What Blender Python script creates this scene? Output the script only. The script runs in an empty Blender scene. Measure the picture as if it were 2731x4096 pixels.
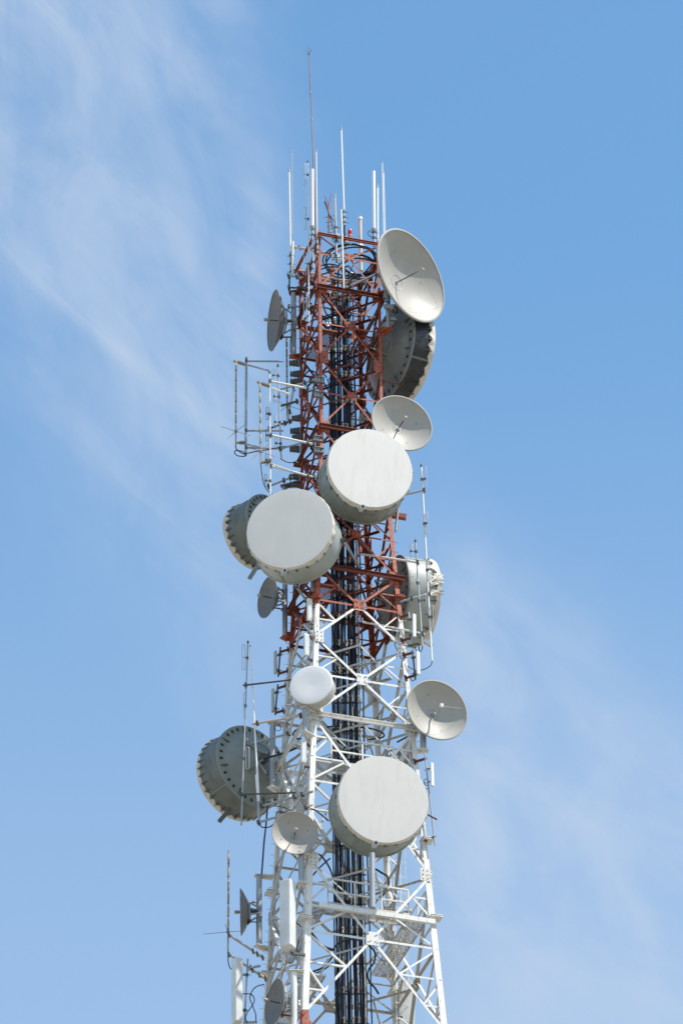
import bpy, math, random
from mathutils import Vector, Matrix
random.seed(7)
R = math.radians
V = Vector
scene = bpy.context.scene
COL = scene.collection

# ------------------------------------------------------------------ camera
PITCH, ROLL = R(34.3), R(0.95)
HF = R(5.25)
FPX = 2048 / math.tan(HF)
DIST = 162.7
CAM = V((-0.06, -DIST, 1.7))
fwd = V((0, math.cos(PITCH), math.sin(PITCH)))
up0 = V((0, -math.sin(PITCH), math.cos(PITCH)))
rt0 = V((1, 0, 0))
# roll: world verticals lean a little to the left at their top
rt = rt0 * math.cos(ROLL) - up0 * math.sin(ROLL) * -1 * -1
rt = rt0 * math.cos(ROLL) + up0 * math.sin(-ROLL)
up = rt0 * math.sin(ROLL) + up0 * math.cos(ROLL)
cd = bpy.data.cameras.new('camera')
cd.sensor_fit = 'VERTICAL'; cd.sensor_height = 36; cd.lens = 18 / math.tan(HF)
cd.clip_start = 1; cd.clip_end = 20000
cam = bpy.data.objects.new('camera', cd); COL.objects.link(cam)
m = Matrix((rt, up, -fwd)).transposed().to_4x4(); m.translation = CAM
cam.matrix_world = m
scene.camera = cam

ZONE = dict(A=(1000, 150, 1.96), B=(1000, 900, 1.96), C=(850, 1350, 2.6133), D=(1200, 1550, 2.6133),
            E=(850, 1900, 2.6133), F=(1350, 2050, 2.6133), G=(750, 2500, 2.6133), H=(1300, 2600, 2.6133),
            I=(800, 3100, 2.6133), J=(1250, 3200, 2.6133), K=(850, 3596, 3.136), L=(1300, 3596, 3.136),
            W=(0, 0, 1568 / 2731.0))

def ray(z, x, y):
    ox, oy, s = ZONE[z]
    nx, ny = ox + x / s, oy + y / s
    return (fwd * FPX + rt * (nx - 1365.5) - up * (ny - 2048)).normalized()

def P(z, x, y, Y):
    """world point on the vertical plane world-y = Y that a survey point of the photograph sees"""
    d = ray(z, x, y)
    return CAM + d * ((Y - CAM.y) / d.y)

def proj(p):
    q = p - CAM; d = q.dot(fwd)
    return 1365.5 + FPX * q.dot(rt) / d, 2048 - FPX * q.dot(up) / d

def mpp(z, Y, y=1500):      # metres per zone pixel near depth Y
    s = ZONE[z][2]
    return 197.0 / FPX / s

# ------------------------------------------------------------------ mesh builder
class MB:
    def __init__(s): s.v = []; s.f = []; s.m = []; s.mi = 0
    def add(s, vs, fs):
        o = len(s.v); s.v += [V(a) for a in vs]; s.m += [s.mi] * len(fs); s.f += [tuple(i + o for i in f) for f in fs]
    def merge(s, o, mi):
        k = len(s.v); s.v += o.v; s.m += [mi] * len(o.f); s.f += [tuple(i + k for i in f) for f in o.f]; return s
    def tube(s, pts, r, seg=8, caps=True):
        pts = [V(p) for p in pts]; n = len(pts)
        rs = r if isinstance(r, (list, tuple)) else [r] * n
        t0 = (pts[1] - pts[0]).normalized()
        a = t0.orthogonal().normalized(); vs = []; fs = []
        for i, p in enumerate(pts):
            t = (pts[min(i + 1, n - 1)] - pts[max(i - 1, 0)]).normalized()
            a = (a - t * a.dot(t)).normalized(); b = t.cross(a)
            for k in range(seg):
                q = 2 * math.pi * k / seg
                vs.append(p + (a * math.cos(q) + b * math.sin(q)) * rs[i])
        for i in range(n - 1):
            for k in range(seg):
                k2 = (k + 1) % seg
                fs.append((i * seg + k, i * seg + k2, (i + 1) * seg + k2, (i + 1) * seg + k))
        if caps:
            fs.append(tuple(range(seg - 1, -1, -1))); fs.append(tuple((n - 1) * seg + k for k in range(seg)))
        s.add(vs, fs); return s
    def beam(s, p0, p1, a, b, w, h):
        """box from p0 to p1; section half-extents w along a, h along b"""
        a = a * w * .5; b = b * h * .5
        vs = [p0 - a - b, p0 + a - b, p0 + a + b, p0 - a + b, p1 - a - b, p1 + a - b, p1 + a + b, p1 - a + b]
        s.add(vs, [(3, 2, 1, 0), (4, 5, 6, 7), (0, 1, 5, 4), (1, 2, 6, 5), (2, 3, 7, 6), (3, 0, 4, 7)]); return s
    def angle(s, p0, p1, nrm, w, t=.012, flip=1, w2=None):
        """steel angle: one flange flat in the face (normal nrm), one standing inwards"""
        p0, p1 = V(p0), V(p1); d = (p1 - p0).normalized()
        nn = (nrm - d * nrm.dot(d)).normalized(); c = d.cross(nn) * flip
        s.beam(p0, p1, c, nn, w, t)
        w2 = w2 or w
        o = c * (w * .5 - t * .5) - nn * (w2 * .5 + t * .5)
        s.beam(p0 + o, p1 + o, nn, c, w2, t); return s
    def box(s, c, a, b, n, w, h, d):
        return s.beam(c - n * d * .5, c + n * d * .5, a, b, w, h)
    def lathe(s, prof, o, ax, seg=48, wob=None, ref=None):
        a = (ref or ax.orthogonal()).normalized(); a = (a - ax * a.dot(ax)).normalized(); b = ax.cross(a); vs = []; fs = []
        for j, (r, z) in enumerate(prof):
            for k in range(seg):
                q = 2 * math.pi * k / seg
                dr, dz = wob(j, q) if wob else (0, 0)
                vs.append(o + ax * (z + dz) + (a * math.cos(q) + b * math.sin(q)) * max(r + dr, 1e-4))
        for j in range(len(prof) - 1):
            for k in range(seg):
                k2 = (k + 1) % seg
                fs.append((j * seg + k, j * seg + k2, (j + 1) * seg + k2, (j + 1) * seg + k))
        s.add(vs, fs); return s
    def build(s, name, mat, parent=None, ang=35):
        org = LOC.get(parent.name, V((0, 0, 0))) if parent else None
        if org is None:
            org = sum(s.v, V((0, 0, 0))) / len(s.v); org.z = min(v.z for v in s.v)
            loc = org
        else: loc = V((0, 0, 0))
        me = bpy.data.meshes.new(name)
        me.from_pydata([v - org for v in s.v], [], s.f); me.update()
        me.polygons.foreach_set('use_smooth', [True] * len(me.polygons))
        me.set_sharp_from_angle(angle=R(ang))
        for mt_ in (mat if isinstance(mat, (list, tuple)) else [mat]): me.materials.append(mt_)
        me.polygons.foreach_set('material_index', s.m)
        o = bpy.data.objects.new(name, me); COL.objects.link(o); o.location = loc
        if parent: o.parent = parent
        LOC[o.name] = org
        return o
LOC = {}
REG = []
def tag(o, label=None, cat=None, group=None, kind=None):
    if label: o['label'] = label
    if cat: o['category'] = cat
    if group: o['group'] = group
    if kind: o['kind'] = kind
    return o
def thing(name, loc, label, cat, group=None):
    o = bpy.data.objects.new(name, None); COL.objects.link(o); o.location = loc
    o.empty_display_size = .3; LOC[o.name] = V(loc)
    return tag(o, label, cat, group)

def near(p, lim=.9, dish=False):
    best = None; bd = lim
    for (o, kind, a, b) in REG:
        if dish != (kind == 'dish'): continue
        if kind == 'dish': d = (p - a).length - b
        else:
            e = b - a; q = max(0, min(1, (p - a).dot(e) / e.dot(e))); d = (a + e * q - p).length
        if d < bd: bd = d; best = o
    return best
def smooth_path(pts, n=7):
    if len(pts) < 3: return pts
    q = [pts[0]] + list(pts) + [pts[-1]]; out = []
    for i in range(1, len(q) - 2):
        a, b, c, d = q[i - 1], q[i], q[i + 1], q[i + 2]
        for k in range(n):
            t = k / n
            out.append(.5 * ((2 * b) + (c - a) * t + (2 * a - 5 * b + 4 * c - d) * t * t + (-a + 3 * b - 3 * c + d) * t ** 3))
    out.append(q[-2]); return out

# ------------------------------------------------------------------ materials
def mat(name, base, rough=.5, metal=0., dirt=None, dscale=3., damt=.5, stretch=(1, 1, 1), var=.12, bump=0., coord='Object', spec=.4):
    m = bpy.data.materials.new(name); m.use_nodes = True; nt = m.node_tree; N = nt.nodes; Lk = nt.links
    b = N['Principled BSDF']; b.inputs['Roughness'].default_value = rough; b.inputs['Metallic'].default_value = metal
    b.inputs['Specular IOR Level'].default_value = spec
    geo = N.new('ShaderNodeNewGeometry'); mp = N.new('ShaderNodeMapping'); mp.inputs['Scale'].default_value = stretch
    Lk.new(geo.outputs['Position'], mp.inputs['Vector'])
    n1 = N.new('ShaderNodeTexNoise'); n1.inputs['Scale'].default_value = dscale; n1.inputs['Detail'].default_value = 8
    n1.inputs['Roughness'].default_value = .65; Lk.new(mp.outputs[0], n1.inputs['Vector'])
    n2 = N.new('ShaderNodeTexNoise'); n2.inputs['Scale'].default_value = 1.3; n2.inputs['Detail'].default_value = 4
    Lk.new(geo.outputs['Position'], n2.inputs['Vector'])
    hs = N.new('ShaderNodeMix'); hs.data_type = 'RGBA'; hs.blend_type = 'MULTIPLY'; hs.inputs[0].default_value = 1
    mr = N.new('ShaderNodeMapRange'); mr.inputs['From Min'].default_value = .3; mr.inputs['From Max'].default_value = .7
    mr.inputs['To Min'].default_value = 1 - var; mr.inputs['To Max'].default_value = 1 + var
    Lk.new(n2.outputs[0], mr.inputs['Value']); Lk.new(mr.outputs[0], hs.inputs['B'])
    hs.inputs['A'].default_value = (*base, 1)
    out = hs.outputs['Result']
    if dirt:
        rp = N.new('ShaderNodeMapRange'); rp.inputs['From Min'].default_value = .5; rp.inputs['From Max'].default_value = .72
        rp.inputs['To Max'].default_value = damt; Lk.new(n1.outputs[0], rp.inputs['Value'])
        mx = N.new('ShaderNodeMix'); mx.data_type = 'RGBA'; Lk.new(rp.outputs[0], mx.inputs[0])
        Lk.new(out, mx.inputs['A']); mx.inputs['B'].default_value = (*dirt, 1); out = mx.outputs['Result']
    Lk.new(out, b.inputs['Base Color'])
    if bump:
        bp = N.new('ShaderNodeBump'); bp.inputs['Strength'].default_value = bump; bp.inputs['Distance'].default_value = .02
        Lk.new(n1.outputs[0], bp.inputs['Height']); Lk.new(bp.outputs[0], b.inputs['Normal'])
    m['hs'] = 1
    return m
M = {}
M['galv'] = mat('galvanised_steel', (.40, .42, .43), .5, .35, (.28, .26, .24), 1.6, .4, var=.04)
M['dark'] = mat('dark_weathered_steel', (.10, .105, .10), .6, .3, (.2, .17, .13), 7, .5)
M['white'] = mat('white_paint', (.76, .76, .73), .5, 0, (.5, .44, .37), 2, .35, (1, 1, .5))
M['fibre'] = mat('white_fibreglass', (.86, .86, .84), .4, 0, (.74, .72, .68), 1, .2, var=.02)
M['pink'] = mat('weathered_pinkish_fibreglass', (.62, .52, .46), .5, 0, (.4, .34, .3), 3, .5)
M['panel'] = mat('panel_plastic', (.75, .76, .74), .45, 0, (.55, .53, .48), 3, .4)
M['panelgrey'] = mat('grey_panel_plastic', (.50, .52, .51), .5, 0, (.4, .37, .32), 3, .4)
M['rod'] = mat('rusty_rod', (.30, .24, .22), .7, .2, (.30, .13, .07), 6, .9, (1, 1, .3))
M['rust'] = mat('rusty_bracket', (.16, .06, .045), .8, .1, (.06, .04, .035), 6, .7)
M['redp'] = mat('red_primer', (.36, .105, .065), .55, 0, (.22, .07, .05), 5, .5)
M['gold'] = mat('tan_sleeve', (.42, .34, .20), .5, .2, (.25, .2, .14), 6, .5)
M['thin'] = mat('tan_core', (.33, .29, .22), .5, .3, (.2, .17, .13), 6, .5)
M['tan'] = mat('tan_pipe', (.46, .40, .33), .5, 0, None, var=.03)
M['cable'] = mat('black_rubber', (.012, .012, .014), .28, 0, None, spec=.5)
M['wire'] = mat('black_wire', (.015, .02, .025), .5)
M['beacon_base'] = mat('beacon_base', (.45, .4, .35), .5)
M['fabric'] = mat('radome_fabric', (.92, .875, .815), .7, 0, (.74, .69, .60), 1.5, .4, (3.5, 3.5, .05), var=.02)
M['fabric2'] = mat('radome_fabric_shaded', (.92, .86, .79), .7, 0, (.95, .93, .9), 3.0, .4, (2, 2, .5), var=.03)
M['skirt'] = mat('fabric_skirt', (.70, .65, .56), .8, 0, (.40, .35, .28), 4, .5)
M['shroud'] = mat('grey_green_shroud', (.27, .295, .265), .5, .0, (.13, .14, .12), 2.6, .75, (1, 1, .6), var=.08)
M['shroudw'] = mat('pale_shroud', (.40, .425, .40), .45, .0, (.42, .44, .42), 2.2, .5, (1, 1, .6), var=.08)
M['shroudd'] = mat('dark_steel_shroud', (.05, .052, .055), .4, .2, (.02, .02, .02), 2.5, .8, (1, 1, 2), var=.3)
M['back'] = mat('dish_back', (.25, .275, .255), .55, 0, (.17, .185, .165), 2.2, .5, var=.08)
M['backw'] = mat('pale_dish_back', (.20, .21, .205), .5, 0, (.4, .4, .38), 2.2, .4, var=.08)
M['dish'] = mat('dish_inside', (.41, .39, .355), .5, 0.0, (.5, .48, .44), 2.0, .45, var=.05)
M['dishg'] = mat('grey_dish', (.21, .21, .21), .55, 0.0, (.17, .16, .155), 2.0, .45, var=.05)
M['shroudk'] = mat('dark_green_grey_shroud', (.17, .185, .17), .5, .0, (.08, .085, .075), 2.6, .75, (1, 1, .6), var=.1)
M['holes'] = mat('dark_hole', (.03, .035, .035), .9)
M['drumw'] = mat('small_drum_radome', (.94, .91, .88), .45, 0, (.7, .7, .68), 2, .2, var=.02)
M['drums'] = mat('small_drum_side', (.62, .58, .52), .5, 0, (.45, .4, .34), 4, .5)
mm = bpy.data.materials.new('red_glass'); mm.use_nodes = True
b_ = mm.node_tree.nodes['Principled BSDF']; b_.inputs['Base Color'].default_value = (.55, .01, .03, 1); b_.inputs['Roughness'].default_value = .12
M['redglass'] = mm

# ------------------------------------------------------------------ tower geometry
TH = R(18)
U = V((math.cos(TH), math.sin(TH), 0)); W_ = V((-math.sin(TH), math.cos(TH), 0))
SG = dict(N=(-1, -1), R=(1, -1), L=(-1, 1), B=(1, 1))
def zaxis(y):   # height on the tower axis that appears at full-picture survey row y
    return P('W', 784, y, 0).z
Z_K, Z_B = zaxis(1060), zaxis(2330)
def hw(z):
    if z >= Z_K: return 1.17 + (zaxis(540) - z) * .0015 * 0
    return 1.17 + (Z_K - z) / (Z_K - Z_B) * (2.41 - 1.17)
def leg(k, z, inset=0):
    h = hw(z) - inset; a, b = SG[k]
    return U * (a * h) + W_ * (b * h) + V((0, 0, z))
def legz(k, y):     # height at which leg k crosses survey row y (1568-wide scale)
    ty = y * 2731 / 1568.0; lo, hi = 20, 160
    for _ in range(40):
        mid = (lo + hi) / 2
        if proj(leg(k, mid))[1] > ty: lo = mid
        else: hi = mid
    return lo
joints = [legz('N', y) for y in (541, 660, 820, 980, 1140, 1300, 1460, 1640, 1970, 2330)]
z = joints[-1]
step = joints[-2] - joints[-1]
while z > 12:
    step *= 1.08; z -= step; joints.append(max(z, 0.3))
if joints[-1] > .3: joints.append(.3)
Z_RW = legz('N', 1386); Z_WR = legz('N', 2318)

# tower paint: red lead above Z_RW, white below, red again below Z_WR
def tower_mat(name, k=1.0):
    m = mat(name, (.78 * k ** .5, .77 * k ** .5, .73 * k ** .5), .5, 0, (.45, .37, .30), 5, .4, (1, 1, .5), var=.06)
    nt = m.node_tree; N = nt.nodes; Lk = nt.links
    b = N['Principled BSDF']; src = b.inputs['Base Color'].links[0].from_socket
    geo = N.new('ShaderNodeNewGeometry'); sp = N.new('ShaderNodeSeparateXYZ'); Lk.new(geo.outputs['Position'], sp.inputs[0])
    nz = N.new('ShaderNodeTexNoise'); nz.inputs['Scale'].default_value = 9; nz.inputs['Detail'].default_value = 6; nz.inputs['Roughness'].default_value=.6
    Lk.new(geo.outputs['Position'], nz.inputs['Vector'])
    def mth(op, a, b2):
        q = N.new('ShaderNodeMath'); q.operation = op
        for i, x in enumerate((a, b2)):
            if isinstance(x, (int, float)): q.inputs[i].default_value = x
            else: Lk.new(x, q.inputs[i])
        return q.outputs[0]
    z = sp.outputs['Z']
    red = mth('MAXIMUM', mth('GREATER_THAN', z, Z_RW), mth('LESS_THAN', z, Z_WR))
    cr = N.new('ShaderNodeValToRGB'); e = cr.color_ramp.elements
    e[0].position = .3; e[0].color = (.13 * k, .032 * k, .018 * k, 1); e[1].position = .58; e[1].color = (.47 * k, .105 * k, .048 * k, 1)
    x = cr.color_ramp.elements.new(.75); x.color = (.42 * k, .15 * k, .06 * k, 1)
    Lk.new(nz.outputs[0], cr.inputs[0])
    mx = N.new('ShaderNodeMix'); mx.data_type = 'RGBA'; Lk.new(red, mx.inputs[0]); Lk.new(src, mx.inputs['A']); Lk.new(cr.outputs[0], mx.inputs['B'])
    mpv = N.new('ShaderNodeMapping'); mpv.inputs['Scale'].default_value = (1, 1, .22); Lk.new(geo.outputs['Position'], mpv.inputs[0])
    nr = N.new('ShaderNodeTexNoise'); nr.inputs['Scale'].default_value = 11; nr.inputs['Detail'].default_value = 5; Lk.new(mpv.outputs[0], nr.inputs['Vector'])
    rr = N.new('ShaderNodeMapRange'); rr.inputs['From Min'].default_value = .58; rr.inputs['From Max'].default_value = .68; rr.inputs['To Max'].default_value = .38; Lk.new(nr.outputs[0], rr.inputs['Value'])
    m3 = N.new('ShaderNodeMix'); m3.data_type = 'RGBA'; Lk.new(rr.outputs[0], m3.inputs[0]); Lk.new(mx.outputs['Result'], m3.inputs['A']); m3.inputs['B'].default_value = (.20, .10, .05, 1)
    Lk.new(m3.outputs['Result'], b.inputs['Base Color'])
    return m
M['tower'] = tower_mat('tower_paint'); M['tower2'] = tower_mat('tower_paint_shaded', .5); M['tower3'] = tower_mat('tower_paint_half_shaded', .7)  # darker copies: shade painted into the back, inner and left face members
bm_ = bpy.data.materials.new('bolt_steel'); bm_.use_nodes = True
bm_.node_tree.nodes['Principled BSDF'].inputs['Base Color'].default_value = (.10, .06, .05, 1)
M['bolt'] = bm_

tower = thing('lattice_tower', V((0, 0, 0)), 'tall four legged steel lattice tower painted red above and white below', 'tower')
Z_TOP = joints[0]
for k in 'NRLB':
    mb = MB(); a, b = SG[k]
    zs = [Z_TOP + .25] + joints[1:]
    for i in range(len(zs) - 1):
        p0, p1 = leg(k, zs[i]), leg(k, zs[i + 1])
        w = .105 if zs[i] > Z_K else min(.13 + .0045 * (Z_K - zs[i]), .34)
        if k == 'B' and zs[i + 1] < joints[7]:
            mb.tube([p0, p1], w * .62, 14); continue
        t = .018
        dd = (p1 - p0).normalized()
        # flanges lie in the two faces that meet at the leg
        ua = (U * -a); ub = (W_ * -b)
        mb.beam(p0 + ua * w * .5, p1 + ua * w * .5, ua, W_ * b, w, t)
        mb.beam(p0 + ub * (w * .5 + t * .6), p1 + ub * (w * .5 + t * .6), ub, U * a, w, t)
    # splice plates and step bolts on the leg
    bo = MB()
    for zz in [zs[0] - .3 - i * .42 for i in range(110)]:
        if zz < Z_B - 3: break
        p = leg(k, zz); o = (U * a + W_ * b).normalized()
        bo.tube([p, p + (U * a) * (.07 if zz > Z_K else .13)], .009, 5)
    mb.merge(bo, 1)
    for yy in (1372, 1650, 1930, 2108):
        zz = legz(k, yy) if k in 'NR' else legz('N', yy - 20)
        for q in (-.03, .03): mb.beam(leg(k, zz + q) - V((0, 0, .013)), leg(k, zz + q) + V((0, 0, .013)), U, W_, .40 if yy > 1700 else .3, .40 if yy > 1700 else .3)
    mb.build('leg', [M['tower'], M['tower2']], tower)

FACES = [('N', 'R', -1 * W_), ('L', 'N', -1 * U), ('B', 'L', W_), ('R', 'B', U)]
cnt = [0]
def off(n):
    cnt[0] += 1; return n * (.004 * (cnt[0] % 6))
stuff = MB(); sec_stuff = MB(); nsec = 0
def leg_gusset(k, z, n, big=1):
    pass
gus_n = 0
for fi, (ka, kb, n) in enumerate(FACES):
    for j in range(len(joints) - 1):
        z0, z1 = joints[j], joints[j + 1]
        low = z0 < joints[7] + .1; hidden = z0 < joints[9] + .1
        w = .062 if j < 5 else (.085 if j < 7 else .088)
        if hidden: w = .16
        if j == 0:   # half panel at the head
            z0e = Z_TOP; zc = legz('N', 600)
        A0, A1, B0, B1 = leg(ka, z0), leg(ka, z1), leg(kb, z0), leg(kb, z1)
        if j == 0:
            zc = z1 + (joints[1] - joints[2]) * .5
            C = (leg(ka, zc) + leg(kb, zc)) / 2
            # virtual panel top is above the head frame: clip the diagonals
            segs = [(A1, C), (B1, C)]
            tA = leg(ka, z0); tB = leg(kb, z0)
            segs += [(C, C + (leg(kb, z0) - C) * 1.0), (C, leg(ka, z0))]
        else:
            zc = (z0 + z1) / 2
            # true crossing of the two diagonals
            wa, wb = hw(z0), hw(z1); t = wa / (wa + wb); C = A0 + (B1 - A0) * t; zc = C.z
            segs = [(A0, B1), (B0, A1)]
        if hidden:
            for s_ in segs: stuff.angle(*s_, n, w)
            stuff.angle(leg(ka, zc), leg(kb, zc), n, w)
            if j > 9: stuff.angle(A0, B0, n, w * 1.2)
            continue
        for q, s_ in enumerate(segs):
            o = off(n) + n * (.02 if q % 2 else -.002)
            mb = MB(); mb.angle(s_[0] + o, s_[1] + o, n, w, .012, 1 if q % 2 else -1)
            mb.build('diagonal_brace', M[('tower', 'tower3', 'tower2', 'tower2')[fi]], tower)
        o = off(n) - n * .03
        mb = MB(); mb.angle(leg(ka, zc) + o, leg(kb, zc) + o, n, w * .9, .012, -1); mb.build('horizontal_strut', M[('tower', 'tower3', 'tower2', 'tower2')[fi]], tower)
        # centre gusset with bolts
        gw = .34 if j < 5 else (.38 if j < 7 else .44)
        dx = (B0 - A0).normalized(); dz = V((0, 0, 1)); g = MB()
        cg = C + n * .05
        gz = gw * 1.15
        pts = [(-.5, -.5), (.5, -.5), (.5, .5), (-.5, .5)]
        if j < 5: pts = [(-.5, -.5), (-.12, -.38), (.12, -.38), (.5, -.5), (.5, .5), (.12, .42), (-.12, .42), (-.5, .5)]
        vs = [cg + dx * (gw * a) + dz * (gz * b) for a, b in pts]; nn = len(vs)
        g.add(vs + [v + n * .014 for v in vs], [tuple(range(nn)), tuple(range(2 * nn - 1, nn - 1, -1))] + [(i, (i + 1) % nn, nn + (i + 1) % nn, nn + i) for i in range(nn)])
        bb = MB()
        for a in (-.36, -.2, .2, .36):
            for b in (-.3, .3):
                if random.random() < .93:
                    p = cg + dx * (gw * a) + dz * (gz * b * (1 if abs(a) > .3 else .75)) + n * .014
                    bb.tube([p, p + n * .02], .019, 6)
        g.merge(bb, 1).build('gusset_plate', [M['tower'], M['bolt']], tower)
        # leg gussets at the panel corners
        for kk, sgn in ((ka, 1), (kb, -1)):
            zz = z1
            if j in (0, 1, 2, 3, 4, 5, 6, 7):
                p = leg(kk, zz) + dx * sgn * (.17 if j < 6 else .2) + n * .045
                g = MB(); g.beam(p - dz * .24, p + dz * .24, dx, n, .30 if j < 6 else .36, .014)
                if fi < 2:
                    bb = MB()
                    for a in (-.08, .07):
                        for b in (-.16, 0, .16):
                            q = p + dx * a + dz * b + n * .008; bb.tube([q, q + n * .018], .018, 6)
                    g.merge(bb, 1)
                g.build('gusset_plate', [M['tower'], M['bolt']], tower)
        # secondary bracing
        def sec(p, q):
            global nsec
            o = off(n) - n * .045
            if fi < 2 and nsec < 98:
                nsec += 1
                MB().angle(p + o, q + o, n, .05 if j < 7 else .065, .01, -1).build('secondary_brace', M['tower' if fi == 0 else 'tower3'], tower)
            else: sec_stuff.angle(p + o, q + o, n, .05 if j < 7 else .065, .01, -1)
        if j >= 4 or fi in (1, 2, 3):
            corners = [(A0, ka), (A1, ka), (B0, kb), (B1, kb)]
            fr = (.5,) if j < 7 else (.36, .68)
            for (cp, kk) in corners:
                prev = leg(kk, zc)
                for f_ in fr:
                    Mp = C + (cp - C) * f_
                    Lp = leg(kk, zc + (cp.z - zc) * f_)
                    sec(Mp, Lp); sec(Mp, prev); prev = Lp
sec_stuff.build('secondary_brace', M['tower2'], tower)['kind'] = 'stuff'
stuff.build('lower_bracing', M['tower'], tower)['kind'] = 'stuff'

# main beams (channels) at the head and every second joint
for j in (0, 1, 3, 5, 7):
    z = joints[j] - (.02 if j else 0)
    for fi, (ka, kb, n) in enumerate(FACES):
        a, b = leg(ka, z), leg(kb, z); dx = (b - a).normalized()
        e = .25 if (j and fi % 2 == 0) else .0
        hh = (.10, .17, 0, .17, 0, .17, 0, .17, .2)[j]
        mb = MB(); o = n * (.09 + .003 * fi)
        mb.beam(a - dx * .04 + o, b + dx * e + o, V((0, 0, 1)), n, hh, .014)
        mb.beam(a - dx * .04 + o + n * .04 - V((0, 0, hh / 2 - .007)), b + dx * e + o + n * .04 - V((0, 0, hh / 2 - .007)), n, V((0, 0, 1)), .07, .013)
        mb.beam(a - dx * .04 + o + n * .04 + V((0, 0, hh / 2 - .007)), b + dx * e + o + n * .04 + V((0, 0, hh / 2 - .007)), n, V((0, 0, 1)), .07, .013)
        mb.build('main_beam', M['tower2'] if j in (1, 3, 5) else M['tower'], tower)
mb = MB(); zz = legz('N', 2080); a, b = leg('N', zz), leg('R', zz); n_ = -1 * W_; o = n_ * .16
mb.beam(a + (b - a) * .09 + o, b - (b - a) * .02 + o, V((0, 0, 1)), n_, .17, .12); mb.build('main_beam', M['tower'], tower)
# internal plan bracing
for j in range(1, 10):
    z = joints[j] - .12
    c = [leg(k, z) for k in 'NRBL']
    mid = [(c[i] + c[(i + 1) % 4]) / 2 for i in range(4)]
    mb = MB()
    for i in range(4): mb.angle(mid[i] + V((0, 0, .02 * i)), mid[(i + 1) % 4] + V((0, 0, .02 * i)), V((0, 0, 1)), .07)
    for i in range(4): mb.angle(c[i] + V((0, 0, .09)), mid[(i + 1) % 4] * .55 + mid[(i + 2) % 4] * .45 + V((0, 0, .09)), V((0, 0, 1)), .055)
    mb.build('plan_bracing', M['tower2'], tower)
    zm = (joints[j] + joints[j - 1]) / 2; c = [leg(k, zm) for k in 'NRBL']; mid = [(c[i] + c[(i + 1) % 4]) / 2 for i in range(4)]; mb = MB()
    for i in range(4): mb.angle(mid[i] + V((0, 0, .02 * i)), mid[(i + 1) % 4] + V((0, 0, .02 * i)), V((0, 0, 1)), .055)
    # hip braces from the legs down to the mid level
    for i in range(4):
        if j > 4: mb.angle(leg('NRBL'[i], joints[j] + .3), mid[i] * .5 + mid[(i + 3) % 4] * .5 - V((0, 0, .05)), V((0, 0, 1)), .05)
    mb.build('plan_bracing', M['tower2'], tower)

# service platforms of expanded metal
def grating(name, c, a, b, la, lb, cell=.10, t=.021):
    mb = MB()
    a = a.normalized(); b = b.normalized(); s = V((0, 0, 1))
    n = int((la + lb) / cell)
    for sg in (1, -1):
        for i in range(-n, n + 1):
            off_ = i * cell
            # line x*1 + y*sg = off ; clip to rectangle
            pts = []
            for x in (-la / 2, la / 2):
                y = (off_ - x) * sg
                if abs(y) <= lb / 2: pts.append((x, y))
            for y in (-lb / 2, lb / 2):
                x = off_ - y * sg
                if abs(x) < la / 2: pts.append((x, y))
            if len(pts) >= 2:
                p = [c + a * q[0] + b * q[1] for q in pts[:2]]
                if (p[1] - p[0]).length > .03: mb.beam(p[0], p[1], s, (p[1] - p[0]).normalized().cross(s), .012, t)
    return mb
def platform(z, sides, wdt=.62, rail=False):
    h = hw(z) - .2
    for sd in sides:
        if sd in 'lr':
            sg = -1 if sd == 'l' else 1
            c = U * (sg * (h - wdt / 2)) + V((0, 0, z)); a, b = W_, U; la = 2 * h
        else:
            sg = -1 if sd == 'f' else 1
            c = W_ * (sg * (h - wdt / 2)) + V((0, 0, z)); a, b = U, W_; la = 2 * h - 2 * wdt - .05
        g = grating('g', c, a, b, la, wdt).build('grating', M['tower2'], tower)
        fr = MB()
        for s2 in (-1, 1):
            p = c + b * s2 * (wdt / 2 + .02)
            fr.beam(p - a * la / 2, p + a * la / 2, V((0, 0, 1)), b, .12, .012)
        k = int(la / .75)
        for i in range(k + 1):
            q = c + a * (-la / 2 + la * i / k) - V((0, 0, .035)); fr.beam(q - b * wdt / 2, q + b * wdt / 2, V((0, 0, 1)), a, .06, .05)
        fr.build('platform_frame', M['tower2'], tower)
        if rail and sd in rail:
            rl = MB()
            for hh in (.5, 1.0):
                q = c + b * sg * (wdt / 2 - .05) * 1 + V((0, 0, hh)); rl.beam(q - a * la / 2, q + a * la / 2, V((0, 0, 1)), b, .05, .05)
            for i in range(k + 1):
                q = c + b * sg * (wdt / 2 - .05) + a * (-la / 2 + la * i / k); rl.beam(q, q + V((0, 0, .98)), a, b, .045, .045)
            rl.build('handrail', M['tower'], tower)
platform(legz('N', 745), 'lr', .55)
platform(legz('N', 1335), 'l', .6)
platform(legz('N', 1735), 'lrf', .6, 'rlf')
platform(legz('N', 2060), 'frl', .62, 'fr')
platform(legz('N', 2225), 'l', .6, 'l')

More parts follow.
